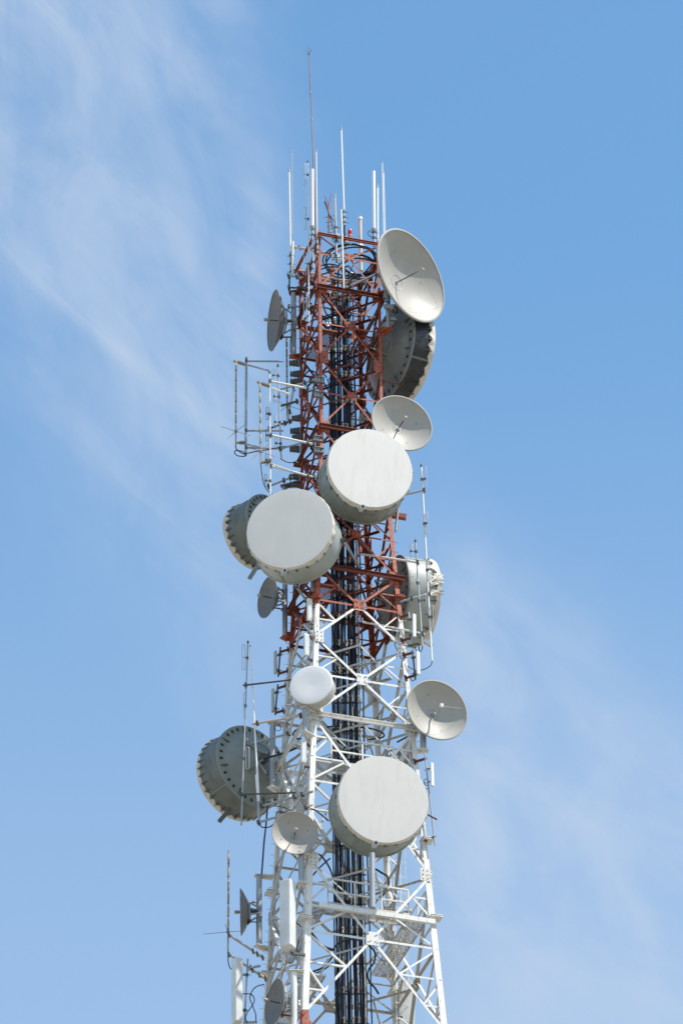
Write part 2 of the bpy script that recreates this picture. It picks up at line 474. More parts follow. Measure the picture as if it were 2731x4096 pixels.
# climbing ladder and cable rack behind the feeders
def bund(y):   # centre shift of the bundle with height
    return 0
lad = MB(); zt, zb = Z_TOP - .4, 2
for x in (.10, .48):
    lad.beam(V((x, .55, zb)), V((x, .55, zt)), V((1, 0, 0)), V((0, 1, 0)), .05, .02)
zz = zb
while zz < zt:
    lad.tube([V((.10, .55, zz)), V((.48, .55, zz))], .014, 5); zz += .32
lad.build('ladder', M['tower'], tower)
for x0, x1 in ((-.05, .03),):
    mb = MB()
    mb.beam(V((-.24, .3, Z_B - 8)), V((-.24, .3, Z_TOP)), V((1, 0, 0)), V((0, 1, 0)), .12, .06)
    mb.build('cable_rack_post', M['tower'], tower)
    mb = MB(); mb.beam(V((.17, .32, Z_B - 8)), V((.17, .32, Z_TOP - .2)), V((1, 0, 0)), V((0, 1, 0)), .13, .06); mb.build('cable_rack_post', M['tower'], tower)
zz = Z_TOP - 1.8
while zz > Z_B - 6:
    f = (Z_TOP - zz) / (Z_TOP - Z_B)
    mb = MB(); mb.beam(V((-.42 - .15 * f, .12, zz)), V((.45 + .15 * f, .12, zz)), V((0, 0, 1)), V((0, 1, 0)), .06, .03)
    for q in range(7):
        x = (-.36 + q * .12) * (1 + .4 * f); mb.tube([V((x, -.02, zz)), V((x, -.10, zz + .02))], .022, 6)
    pl = MB()
    for q, x in enumerate((-.18, .04, .165, .325)):
        x *= 1 + .42 * f; h_ = V((0, 0, .11 + .03 * (q % 2)))
        pl.beam(V((x, -.16, zz)) - h_, V((x + .03, -.16, zz)) + h_, V((1, 0, 0)), V((0, 1, 0)), .05, .02)
        pl.tube([V((x, -.16, zz + .06)), V((x, -.24, zz + .06))], .03, 6)
    mb.merge(pl, 1)
    mb.build('cable_clamp_bar', [M['galv'], M['pink']], tower)
    zz -= 1.15

# caged side ladder at the back, right of centre
c0 = P('L', 865, 150, 2.3); cg = MB()
for i in range(12):
    zz = c0.z + 2.6 - i * .62; pts = [V((c0.x + .42 * math.sin(a), 2.3 + .3 - .34 * math.cos(a), zz)) for a in [math.pi * k / 8 for k in range(9)]]
    cg.tube(pts, .012, 5)
for a in (.6, 1.57, 2.5): cg.tube([V((c0.x + .42 * math.sin(a), 2.6 - .34 * math.cos(a), c0.z + z_)) for z_ in (2.6, -4.3)], .010, 5)
for y_ in (2.3, 2.9): cg.tube([V((c0.x, y_, c0.z + 2.8)), V((c0.x, y_, c0.z - 4.5))], .02, 6)
cg.build('ladder_cage', M['tower'], tower)

# feeder cables, each a thing of its own
xs = [-.385, -.345, -.305, -.27, -.235, -.20, -.135, -.10, -.06, -.025, .005, .075, .105, .145, .195, .225, .265, .295, .355, .47,
      -.33, -.22, -.09, .125, .24]
for i, x in enumerate(xs):
    r = (.024, .029, .018, .026)[i % 4]; y = -.02 + .03 * (i % 3) if i < 20 else .10
    top = Z_TOP - random.uniform(.8, 4.5) - (3 if i in (0, 19) else 0)
    if i >= 20: top -= random.uniform(0, 6)
    pts = []
    zz = top
    while zz > Z_B - 9:
        f = (Z_TOP - zz) / (Z_TOP - Z_B)
        pts.append(V((x * (1 + .42 * f) + random.uniform(-.018, .018), y - .1 * f + random.uniform(-.025, .025), zz))); zz -= 1.3
    # the upper end bends out towards a leg
    sgn = 1 if x > 0 else -1
    pts = [pts[0] + V((sgn * .35, .2, .95)), pts[0] + V((sgn * .12, .08, .65))] + pts
    o = MB().tube(smooth_path(pts, 4), r, 7).build('feeder_cable', M['cable'])
    tag(o, 'black feeder cable running down the middle of the tower in the thick bundle', 'cable', 'black feeder cables bundled down the tower middle')

# coils of spare cable at the tower head
def coil(c, rad, turns, r, label, tiltx=0):
    pts = []
    for i in range(int(turns * 26) + 1):
        q = 2 * math.pi * i / 26
        rr = rad * (1 + .05 * math.sin(q * .37 + rad * 9) + .03 * math.sin(1.7 * q))
        pts.append(c + V((math.cos(q) * rr, math.sin(q) * rr, .10 * math.sin(q * .5) + .012 * i / 26 + tiltx * math.cos(q))))
    o = MB().tube(pts, r, 7).build('cable_coil', M['cable']); tag(o, label, 'cable', 'cable coils at the tower head')
coil(P('B', 790, 290, .2), .95, 3.3, .03, 'widest loose black cable coil inside the red tower head', .05)
coil(P('B', 850, 330, 0), .62, 3.2, .03, 'smaller black cable coil inside the widest coil, right side of the red head', -.04)
coil(P('B', 620, 390, .1), .52, 2.2, .026, 'black cable coil low on the left side of the red tower head', .03)

# ------------------------------------------------------------------ rods and whips
def S(z): return 197.0 / FPX / ZONE[z][2]
def whip(z, x0, y0, x1, y1, w, Y, label, m='fibre', tip=0, sleeve=None, w1=None, name='whip_antenna', cap=True, group='whip antennas on the tower head', flange=False, smat='galv'):
    p0, p1 = P(z, x0, y0, Y), P(z, x1, y1, Y); r = w * S(z) / 2; r1 = (w1 or w) * S(z) / 2
    base = p1
    if sleeve: base = P(sleeve[0], sleeve[1], sleeve[2], Y)
    t = thing(name, base, label, 'antenna', group)
    MB().tube([p0, p0 * .5 + p1 * .5, p1], [r, (r + r1) / 2, r1], 12).build('rod', M[m], t)
    if cap: MB().tube([p0 + V((0, 0, .02)), p0 - V((0, 0, .09))], r * 1.25, 10).build('cap', M['galv'] if w < 25 else M['fibre'], t)
    if tip: MB().tube([p0, p0 + V((0, 0, tip))], [.012, .006], 6).build('tip', M['galv'], t)
    if flange: MB().lathe([(0.01, .04), (r * 1.6, .04), (r * 1.6, -.02), (r * 1.1, -.1), (.01, -.1)], p1, V((0, 0, 1)), 16).build('flange', M['galv'], t)
    if sleeve:
        MB().tube([p1 + V((0, 0, -.03)), base], sleeve[3] * S(z) / 2, 12).build('mounting_tube', M[smat], t)
        cl = MB(); n = 3
        for i in range(n):
            q = p1 + (base - p1) * ((i + .6) / n); cl.tube([q, q + V((0, 0, .07))], sleeve[3] * S(z) / 2 * 1.35, 10)
            cl.tube([q + V((-.14, 0, .03)), q + V((.16, .03, .03))], .012, 5)
        cl.build('clamp', M['dark'], t)
    REG.append((t, 'rod', p0, base)); return t

# lightning rod
t = thing('lightning_rod', P('A', 518, 1560, -.6), 'very tall thin rusty rod with a three pronged tip, highest thing on the tower', 'lightning rod')
ps = [P('A', 461, 125, -.6), P('A', 478, 500, -.6), P('A', 492, 850, -.6), P('A', 503, 1100, -.6), P('A', 518, 1560, -.6), P('B', 519, 560, -.6)]
MB().tube(ps, [.018, .022, .024, .026, .03, .03], 8).build('rod', M['rod'], t)
mb = MB()
for a, b in ((435, 95), (459, 72), (484, 94)): mb.tube([P('A', 461, 128, -.6), P('A', a, b, -.6)], .012, 5)
mb.tube([P('A', 461, 135, -.6), P('A', 461, 122, -.6)], .035, 8)
mb.build('prongs', M['dark'], t)
mb = MB()
for yy in (430, 640): mb.tube([P('A', 461 + (yy - 125) * .043, yy, -.6), P('A', 461 + (yy - 125) * .043, yy + 6, -.6)], .04, 8)
mb.build('joint', M['galv'], t)

YL, YN, YR, YB = .72, -1.45, -.72, 1.45
whip('A', 307, 1040, 318, 1680, 14, YL, 'white whip with a short needle tip, leftmost rod on the tower head', tip=.14, sleeve=('A', 322, 1870, 20))
whip('A', 329, 885, 329, 1540, 8, YL + .1, 'thin grey whip just right of the leftmost rod on the tower head', 'galv', cap=True)
whip('A', 488, 1035, 490, 1490, 28, -1.5, 'thick white tube antenna on a flange, nearest the tall lightning rod', sleeve=('A', 495, 1812, 19), flange=True, cap=False)
whip('A', 519, 880, 526, 1560, 9, -1.55, 'slender white whip between the thick white tube and the dark angled antenna', sleeve=('A', 528, 1690, 16))
STUB = whip('A', 665, 1238, 672, 1430, 14, -1.3, 'short cream stub whip on a grey tube held by white brackets', 'pink', sleeve=('A', 678, 1762, 20))
whip('A', 714, 712, 736, 1350, 14, -1.25, 'second tallest white whip, rising alone from the middle of the head', tip=.16, sleeve=('A', 740, 1472, 17))
whip('A', 862, 1415, 869, 1830, 32, 1.3, 'thick weathered pinkish tube antenna with a thin rusty tip, behind the red head', 'pink', tip=.3, name='tube_antenna')
whip('A', 968, 1050, 972, 1508, 28, -.3, 'thick white tube antenna on a flange beside the big open dish', sleeve=('A', 975, 1640, 22), flange=True, cap=False)
whip('A', 1000, 1163, 1002, 1640, 15, -.25, 'medium white whip with needle tip, right of the thick tube near the big dish', tip=.14)
whip('A', 1035, 975, 1048, 1640, 9, .2, 'taller of the two slender white whips behind the big open dish rim')
whip('A', 1046, 1050, 1060, 1640, 9, .3, 'shorter of the two slender white whips behind the big open dish rim')

# companion pole
def pole(z0, x0, y0, z1, x1, y1, w, Y, label, m='galv', plates=(), group=None, name='mounting_pole', pm=None, Y1=None, leg_k=None):
    a, b = P(z0, x0, y0, Y), P(z1, x1, y1, Y if Y1 is None else Y1)
    t = thing(name, b, label, 'pole', group)
    MB().tube([a, b], w, 14).build('tube', M[m], t)
    for e, end in enumerate((a, b)):
        if plates:
            k = plates
            lg = leg(k, end.z); d = lg - end; d.z = 0; L_ = d.length
            if L_ < .05: continue
            d.normalize(); c = V((0, 0, 1)).cross(d)
            mb = MB()
            zt_ = V((0, 0, .02 if e == 0 else -.02))
            vs = [end + zt_ - d * w * 1.6 - c * w * 1.2, end + zt_ - d * w * 1.6 + c * w * 1.2, lg + zt_ + c * .2, lg + zt_ - c * .2]
            mb.add(vs + [v + V((0, 0, .02)) for v in vs], [(3, 2, 1, 0), (4, 5, 6, 7), (0, 1, 5, 4), (1, 2, 6, 5), (2, 3, 7, 6), (3, 0, 4, 7)])
            mb.box(end * .45 + lg * .55 + zt_ + V((0, 0, -.04)), V((0, 0, 1)), c, d, .07, .015, L_ * .85)
            mb.build('bracket_plate', M[pm or 'tower'], t)
    if name != 'mounting_pole': REG.append((t, 'rod', a, b))
    return t
pole('A', 714, 1350, 'B', 735, 495, .036, -1.55, 'slim pale pole beside the second tallest whip, ending inside the red head', 'white', name='support_pole')
pole('A', 335, 1600, 'A', 333, 1870, .05, YL - .1, 'short stained square pole standing under the leftmost whips', 'white', name='support_pole')

# horizontal arms of the left outrigger at the head
PENDING = []
def arm(pts, r, label, m='galv', clamp=None, name='support_arm', group=None, cm='dark'):
    PENDING.append((pts, r, m, clamp, name, cm))
def flush_arms():
    for pts, r, m, clamp, name, cm in PENDING:
        host = near(pts[0], dish=True, lim=.5) if name == 'dish_strut' else near(pts[0])
        host = host or tower
        mb = MB().tube(pts, r, 10); cl = MB()
        for c in clamp or ():
            d = (pts[1] - pts[0]).normalized(); c2 = d.cross(V((0, 0, 1))).normalized()
            p = pts[0] + (pts[-1] - pts[0]) * c
            cl.box(p, V((0, 0, 1)), c2, d, .13, .14, .07)
            cl.tube([p + V((0, 0, .12)) - d * .03, p - V((0, 0, .14)) - d * .03], .012, 5)
            cl.tube([p + c2 * .15, p - c2 * .15], .012, 5)
        mb.merge(cl, 1).build(name, [M[m], M[cm]], host)
arm([P('A', 340, 1638, YL), P('A', 450, 1660, 0.3), P('A', 700, 1708, -.2)], .045, 'upper stained arm reaching left from the tower head to the outermost whips', 'pink', (.02, .15))
arm([P('A', 300, 1870, YL), P('A', 395, 1880, .5), P('B', 640, 440, 0)], .035, 'lower grey arm reaching left from the tower head under the outermost whips', 'galv', (.01, .2))
arm([P('A', 345, 1818, YL), P('A', 700, 1900, 0), P('A', 1000, 1925, .3)], .042, 'long stained arm crossing inside the red tower head', 'pink')
arm([P('B', 300, 490, YL), P('B', 400, 495, .6), P('B', 560, 520, .2)], .035, 'dark arm below the outermost left whips with its mast clamp', 'dark', (.02, .3))
arm([P('B', 480, 630, .3), P('B', 1000, 725, -.1)], .035, 'long pale pipe lying across the tower above the upper gratings', 'pink')
arm([P('B', 760, 490, -1.3), P('B', 1000, 380, -1.4)], .045, 'thick sloping grey strut bracing the big open dish', 'galv', (.1, .95), name='dish_strut')
arm([P('A', 855, 1735, .6), P('A', 1000, 1755, .2)], .04, 'short pale arm behind the head near the pinkish tube', 'pink')

# dipole arrays
def loopwire(mb, z, cx, y0, y1, w, Y, r=.011):
    pts = []; rr = w / 2
    for i in range(9):
        q = math.pi + math.pi * i / 8; pts.append(P(z, cx + rr * math.cos(q), y0 + rr + rr * math.sin(q), Y))
    for i in range(9):
        q = math.pi * i / 8; pts.append(P(z, cx + rr * math.cos(q), y1 - rr + rr * math.sin(q), Y))
    pts.append(pts[0]); mb.tube(pts, r, 5)
def dipoles(z0, x0, y0, z1, x1, y1, w, Y, loops, label, m='galv', tip=0, lm='galv', ball=True):
    a, b = P(z0, x0, y0, Y), P(z1, x1, y1, Y)
    t = thing('dipole_antenna', b, label, 'antenna', 'dipole antennas with wire loops')
    r = w * S(z0) / 2
    MB().tube([a, b], [r * .9, r], 12).build('mast', M[m], t)
    MB().tube([a + V((0, 0, .015)), a - V((0, 0, .08))], r * 1.2, 10).build('cap', M['dark'], t)
    if tip: MB().tube([a, a + V((0, 0, tip))], .009, 6).build('tip', M['galv'], t)
    for (z, cx, l0, l1, lw) in loops:
        mb = MB(); loopwire(mb, z, cx, l0, l1, lw, Y - .05)
        lo = mb.build('loop', M[lm], t)
        c = P(z, cx, (l0 + l1) / 2, Y - .05)
        # nearest point on the mast
        d = b - a; tt = max(0, min(1, (c - a).dot(d) / d.dot(d))); q = a + d * tt
        s2 = MB().tube([c, q], .016, 6)
        if ball: s2.lathe([(.001, -.045), (.035, -.03), (.045, 0), (.035, .03), (.001, .045)], c, (q - c).normalized(), 12)
        s2.tube([q - V((0, 0, .05)), q + V((0, 0, .05))], r * 1.5, 10)
        s2.build('feed_arm', M['dark'], lo)
    REG.append((t, 'rod', a, b)); return t
dipoles('A', 452, 970, 'B', 463, 760, 11, -1.35, [('A', 423, 987, 1158, 22), ('A', 427, 1332, 1505, 22), ('A', 430, 1683, 1860, 22), ('B', 432, 570, 745, 22)],
        'long pale mast with four loops, crossing in front of the red tower head', 'white', ball=False)
dipoles('C', 597, 360, 'C', 605, 1645, 18, -2.0, [('C', 573, 730, 860, 24), ('C', 570, 955, 1085, 24), ('C', 567, 1215, 1340, 24), ('C', 559, 1428, 1560, 24)],
        'bright mast with four dark loops, held by three long arms from the near leg', 'white', lm='dark')
dipoles('C', 683, 290, 'C', 718, 1272, 18, -.8, [('C', 638, 328, 460, 24), ('C', 648, 548, 680, 24), ('C', 657, 815, 948, 24), ('C', 665, 1040, 1170, 24)],
        'grey mast with four pale loops standing between the bright mast and the tower', 'galv', tip=.14)
dipoles('D', 1265, 812, 'F', 985, 1550, 20, -.9, [('D', 1305, 835, 1070, 26), ('D', 1320, 1298, 1535, 22), ('F', 947, 478, 712, 22), ('F', 983, 965, 1210, 26)],
        'tallest mast on the right side with pale loops, ending below the torn drum', 'fibre', tip=.16)
dipoles('F', 812, 292, 'F', 885, 1400, 20, -1.2, [('F', 767, 335, 470, 24), ('F', 907, 845, 982, 26), ('F', 830, 700, 765, 14)],
        'shorter right mast in front of the torn white drum with loops', 'galv', tip=.14)
dipoles('G', 632, 172, 'I', 432, 525, 17, -1.6, [('G', 587, 205, 468, 30), ('G', 600, 705, 970, 26), ('G', 628, 1275, 1505, 34)],
        'weathered grey mast with narrow loops crossing in front of the dark lower left drum', 'galv', ball=False, lm='galv')

# tan collinear antennas made of sleeves
def bead(z, x0, y0, x1, y1, Y, label, step, radial=None, sl=.68, first=20, n=None, w=20, z1=None, rods=None):
    a, b = P(z, x0, y0, Y), P(z1 or z, x1, y1, Y)
    t = thing('collinear_antenna', b, label, 'antenna', 'tan collinear antennas of stacked sleeves')
    MB().tube([a, b], .026, 8).build('core', M['thin'], t)
    d = (b - a).normalized(); s = S(z) / math.cos(R(33)); L_ = (b - a).length; pos = first * s; i = 0
    while pos + step * sl * s < L_ and (n is None or i < n):
        q0 = a + d * pos; q1 = a + d * (pos + step * sl * s); r = w * S(z) / 2
        MB().tube([q0, q0 + d * .03, q1 - d * .03, q1], [r * .7, r, r, r * .7], 12).build('sleeve', M['gold'], t)
        MB().tube([q1 - d * .0, q1 + d * .035], r * .98, 10).build('sleeve_ring', M['dark'], t)
        pos += step * s; i += 1
    if rods:
        c = P(*rods[0], Y); mb = MB()
        for (x, y) in rods[1]:
            mb.tube([c, P(rods[0][0], x, y, Y + (.25 if y < rods[0][2] else -.25))], .01, 5)
        mb.tube([c - d * .04, c + d * .04], .055, 8)
        mb.build('radials', M['rod'], t)
    REG.append((t, 'rod', a, b)); return t
bead('C', 246, 245, 244, 1120, .3, 'outermost tan sleeved antenna, hanging from the far left bracket', 113, first=25, n=6,
     rods=(('C', 245, 980), ((95, 932), (395, 1028), (335, 915), (160, 1058))))
bead('C', 495, 462, 505, 1315, -2.1, 'tan sleeved antenna beside the bright mast with four dark loops', 110, first=25, n=6,
     rods=(('C', 503, 1190), ((360, 1145), (655, 1245), (598, 1105), (405, 1280))))
bead('B', 287, 880, 292, 1560, 1.2, 'tan sleeved antenna hanging behind the outriggers, below the upper left dish', 86, first=10, n=7, w=16,
     rods=(('B', 294, 1415), ((180, 1370), (400, 1450), (340, 1390), (240, 1460))))
bead('I', 300, 787, 195, 690, 0.4, 'free standing tan sleeved antenna at the lower left with two long arms below', 127, first=42, n=6, z1='K', w=22,
     rods=(('K', 195, 412), ((-110, 440), (420, 400), (158, 318))))

# outrigger frames on the left
NLEG = lambda z, x, y: P(z, x, y, -1.47)
pole('C', 354, 207, 'C', 347, 1235, .045, .72, 'outer grey mast of the left outrigger frame, beside the outermost tan antenna', 'galv', name='outrigger_mast')
G1 = 'horizontal support arms clamped to the tower'
arm([P('C', 340, 248, .72), P('C', 740, 250, .75)], .035, 'top arm of the outer left frame, from its mast to the far left leg', 'galv', (.03,))
arm([P('C', 340, 975, .72), P('C', 740, 975, .75)], .035, 'middle arm of the outer left frame, from its mast to the far left leg', 'galv', (.03,))
arm([P('C', 345, 1152, .72), P('C', 740, 1163, .75)], .035, 'bottom arm of the outer left frame, from its mast to the far left leg', 'galv', (.02,))
arm([P('C', 375, 290, .6), P('C', 582, 345, -.5)], .035, 'top stub pipe of the outer left frame pointing towards the viewer', 'galv')
arm([P('C', 370, 1118, .6), P('C', 480, 1148, .1)], .035, 'bottom stub pipe of the outer left frame', 'galv')
arm([P('C', 590, 455, -2.0), P('C', 1080, 548, -1.5)], .04, 'uppermost of the bright arms from the near leg to the bright looped mast', 'white', (.02, .82, .95))
arm([P('C', 600, 1018, -2.0), P('C', 1080, 1120, -1.5)], .04, 'middle bright arm from the near leg to the bright looped mast', 'white', (.02, .82, .95))
arm([P('C', 600, 1342, -2.0), P('C', 1085, 1468, -1.5)], .04, 'lowest bright arm from the near leg to the bright looped mast, just over the drum', 'white', (.02, .82, .95))
arm([P('C', 620, 530, -1.9), P('C', 808, 594, -2.6)], .04, 'bright stub pipe pointing right below the uppermost bright arm', 'white')
arm([P('C', 625, 1325, -1.9), P('C', 830, 1400, -2.3)], .03, 'bright stub pipe next to the lowest bright arm', 'white')
arm([P('C', 690, 548, -.8), P('C', 1085, 440, -1.35)], .036, 'sloping grey arm from the looped grey mast up to the near leg', 'galv', (.7, .85))
arm([P('C', 585, 955, .2), P('C', 830, 868, -.1)], .036, 'short sloping arm half way down the left frames', 'dark', (.05, .7, .92))
arm([P('C', 690, 1168, -.8), P('C', 1085, 1060, -1.35)], .036, 'sloping grey arm at the foot of the looped grey mast', 'galv', (.05,))
arm([P('C', 575, 1562, -.6), P('C', 840, 1455, -.9)], .036, 'lowest sloping arm, just above the shaded front drum', 'galv', (.05, .65, .9))
arm([P('C', 715, 715, .9), P('C', 890, 665, .7)], .045, 'short thick dark channel sticking out left of the tower', 'dark', (.97,))
arm([P('C', 850, 530, .9), P('C', 800, 760, 1.0), P('C', 790, 880, 1.0)], .04, 'steep tan pipe beside the rear sleeved antenna', 'pink', (.02, .7), name='support_arm')
arm([P('C', 735, 1550, .7), P('C', 890, 1505, .75)], .05, 'short dark channel over the top of the pole behind the shaded drum', 'dark')
# bracket plates for the sleeved antennas
def bracket(z, x0, y0, x1, y1, Y, label, m='gold', w=.12, t=.03):
    a, b = P(z, x0, y0, Y), P(z, x1, y1, Y)
    d = (b - a).normalized(); c = d.cross(V((0, 0, 1))).normalized()
    o = near(a) or tower
    k = MB()
    for f in (.45, .6, .75, .9):
        q = a + (b - a) * f; k.tube([q - c * .12, q + c * .12], .013, 5); k.tube([q + V((0, 0, .07)), q - V((0, 0, .07))], .013, 5)
    MB().beam(a, b, c, d.cross(c), w, t).merge(k, 1).build('bracket', [M[m], M['dark']], o)
bracket('C', 220, 245, 345, 285, .4, 'flat tan bracket over the outermost sleeved antenna')
bracket('C', 245, 1100, 345, 1100, .4, 'stepped tan bracket at the foot of the outermost sleeved antenna')
bracket('C', 466, 465, 600, 512, -2.05, 'flat tan bracket over the sleeved antenna by the bright mast')
bracket('C', 505, 1308, 610, 1295, -2.05, 'stepped tan bracket at the foot of the sleeved antenna by the bright mast')

# leg clamps (dark steel boxes on the legs)
def legclamp(z, x, y, Y, k, label, w=.34, h=.2):
    c = P(z, x, y, Y); lg = leg(k, c.z)
    mb = MB(); a, b = U, W_
    if k == 'N':
        mb.beam(c - U * w / 2, c + U * w / 2, W_, V((0, 0, 1)), .014, h)
        mb.beam(c - U * w / 2 + V((0, 0, h / 2)), c + U * w / 2 + V((0, 0, h / 2)), W_, V((0, 0, 1)), .16, .012)
        mb.beam(c - U * w / 2 - V((0, 0, h / 2)), c + U * w / 2 - V((0, 0, h / 2)), W_, V((0, 0, 1)), .16, .012)
    else:
        d = V((1, 0, 0)); e = V((0, 1, 0))
        vs = []
        for s_ in (-.08, .08):
            vs += [c - d * w * .6 + e * s_ + V((0, 0, .05)), c + d * w * .45 + e * s_ + V((0, 0, h * .6)), c + d * w * .45 + e * s_ - V((0, 0, h * .6)), c - d * w * .6 + e * s_ - V((0, 0, .05))]
        mb.add(vs, [(0, 1, 2, 3), (7, 6, 5, 4), (0, 4, 5, 1), (1, 5, 6, 2), (2, 6, 7, 3), (3, 7, 4, 0)])
    bo = MB()
    for f in (-.5, -.15, .2, .5):
        q = c + V((w * f, 0, 0)); bo.tube([q + V((0, .2, .02)), q - V((0, .2, .02))], .012, 5); bo.tube([q + V((0, 0, h * .8)), q - V((0, 0, h * .8))], .011, 5)
    mb.merge(bo, 1).build('leg_clamp', [M['galv' if k == 'N' else 'dark'], M['dark']], tower)
clamps = [('C', 860, 268, .75, 'L', 'clamp on the far left leg at the top arm of the outer frame'),
          ('C', 870, 382, .75, 'L', 'upper of two close clamps on the far left leg under the top outer arm'),
          ('C', 870, 462, .75, 'L', 'lower of two close clamps on the far left leg under the top outer arm'),
          ('C', 1115, 445, -1.5, 'N', 'flat clamp on the near leg at the upper end of the sloping grey arm'),
          ('C', 1108, 598, -1.6, 'N', 'open box clamp on the near leg below the uppermost bright arm'),
          ('C', 885, 845, .75, 'L', 'clamp on the far left leg at the short sloping arm'),
          ('C', 870, 978, .75, 'L', 'clamp on the far left leg at the middle arm of the outer frame'),
          ('C', 890, 1045, .75, 'L', 'clamp on the far left leg just under the middle outer arm'),
          ('C', 1105, 1062, -1.5, 'N', 'flat clamp on the near leg above the middle bright arm'),
          ('C', 1110, 1180, -1.6, 'N', 'open box clamp on the near leg below the middle bright arm'),
          ('C', 865, 1168, .75, 'L', 'clamp on the far left leg at the bottom arm of the outer frame'),
          ('C', 865, 1455, .75, 'L', 'clamp on the far left leg over the shaded front drum'),
          ('C', 870, 1535, .75, 'L', 'lowest clamp on the far left leg, touching the top of the shaded front drum')]
for c in clamps: legclamp(*c)

# yagi and forked rod at the head
t = thing('yagi_antenna', P('A', 650, 1430, -.9), 'small dark antenna with a slanting boom and short cross rods behind the stub whip', 'antenna')
MB().tube([P('A', 586, 1286, -.9), P('A', 625, 1395, -.9), P('A', 652, 1430, -.9)], .03, 7).build('boom', M['dark'], t)
mb = MB()
for i, (x, y) in enumerate(((620, 1404), (630, 1445), (640, 1475), (650, 1495), (655, 1525))): mb.tube([P('A', x - 38, y + 8, -.9), P('A', x + 40, y - 8, -.7)], .011, 5)
mb.tube([P('A', 620, 1395, -.9), P('A', 668, 1540, -.9)], .02, 6)
mb.build('elements', M['dark'], t)
t = thing('forked_rod', P('B', 617, 60, -.3), 'red painted rod with a forked top standing behind the stub whip', 'rod')
MB().tube([P('A', 617, 1300, -.3), P('B', 617, 60, -.3)], .032, 8).build('post', M['redp'], t)
mb = MB(); mb.tube([P('A', 615, 1308, -.3), P('A', 584, 1238, -.3)], .014, 6); mb.tube([P('A', 620, 1308, -.3), P('A', 636, 1222, -.3)], .014, 6)
mb.build('fork', M['redp'], t)
for yy, nm in ((1565, 'upper'), (1725, 'lower')):
    t = STUB
    mb = MB()
    for s_ in (-1, 1): mb.box(P('A', 672 + 22 * s_, yy, -1.35), V((1, 0, 0)), V((0, 0, 1)), V((0, 1, 0)), .09, .28, .05)
    m1 = mb; mb = MB(); mb.tube([P('A', 640, yy, -1.42), P('A', 705, yy, -1.42)], .015, 6); mb.tube([P('A', 640, yy + 14, -1.42), P('A', 705, yy + 14, -1.42)], .012, 6); m1.merge(mb, 1).build('bracket', [M['white'], M['dark']], t)

# obstruction lamps
def beacon(z, x, y, Y, r, label):
    p = P(z, x, y, Y); t = thing('beacon_lamp', p - V((0, 0, .3)), label, 'lamp', 'red warning lamps on the tower head')
    MB().lathe([(r * .3, -.05), (r, -.02), (r * 1.05, .05), (r, .17), (r * .7, .24), (.001, .27)], p, V((0, 0, 1)), 18).build('lens', M['redglass'], t)
    MB().lathe([(r * 1.15, -.02), (r * 1.15, -.07), (r * .9, -.09), (r * .85, -.2), (r * .3, -.26), (r * .25, -.45)], p, V((0, 0, 1)), 18).build('base', M['beacon_base'], t)
beacon('A', 783, 1548, -1.0, .075, 'red glass warning lamp standing highest, above the front head beam')
beacon('A', 747, 1600, -.6, .075, 'red glass warning lamp lower down among the black cables')

# ------------------------------------------------------------------ dishes
def cam_n(z, cx, cy, sx, sy, ang):
    """world direction of a dish axis from its apparent tilt: (sx, sy) the way it leans on the picture, ang away from the viewer"""
    d = ray(z, cx, cy); l = math.hypot(sx, sy); sx /= l; sy /= l
    rr = (rt - d * rt.dot(d)).normalized(); uu = (up - d * up.dot(d)).normalized()
    s, c = math.sin(R(ang)), math.cos(R(ang))
    return (rr * sx * s - uu * sy * s - d * c).normalized()
def wscale(p): return (p - CAM).dot(fwd) / FPX * 2731 / 1568.0   # metres per 1568-wide px at p

def arcplate(mb, c, n, ref, r0, r1, q, wq, z, t=.004):
    pass

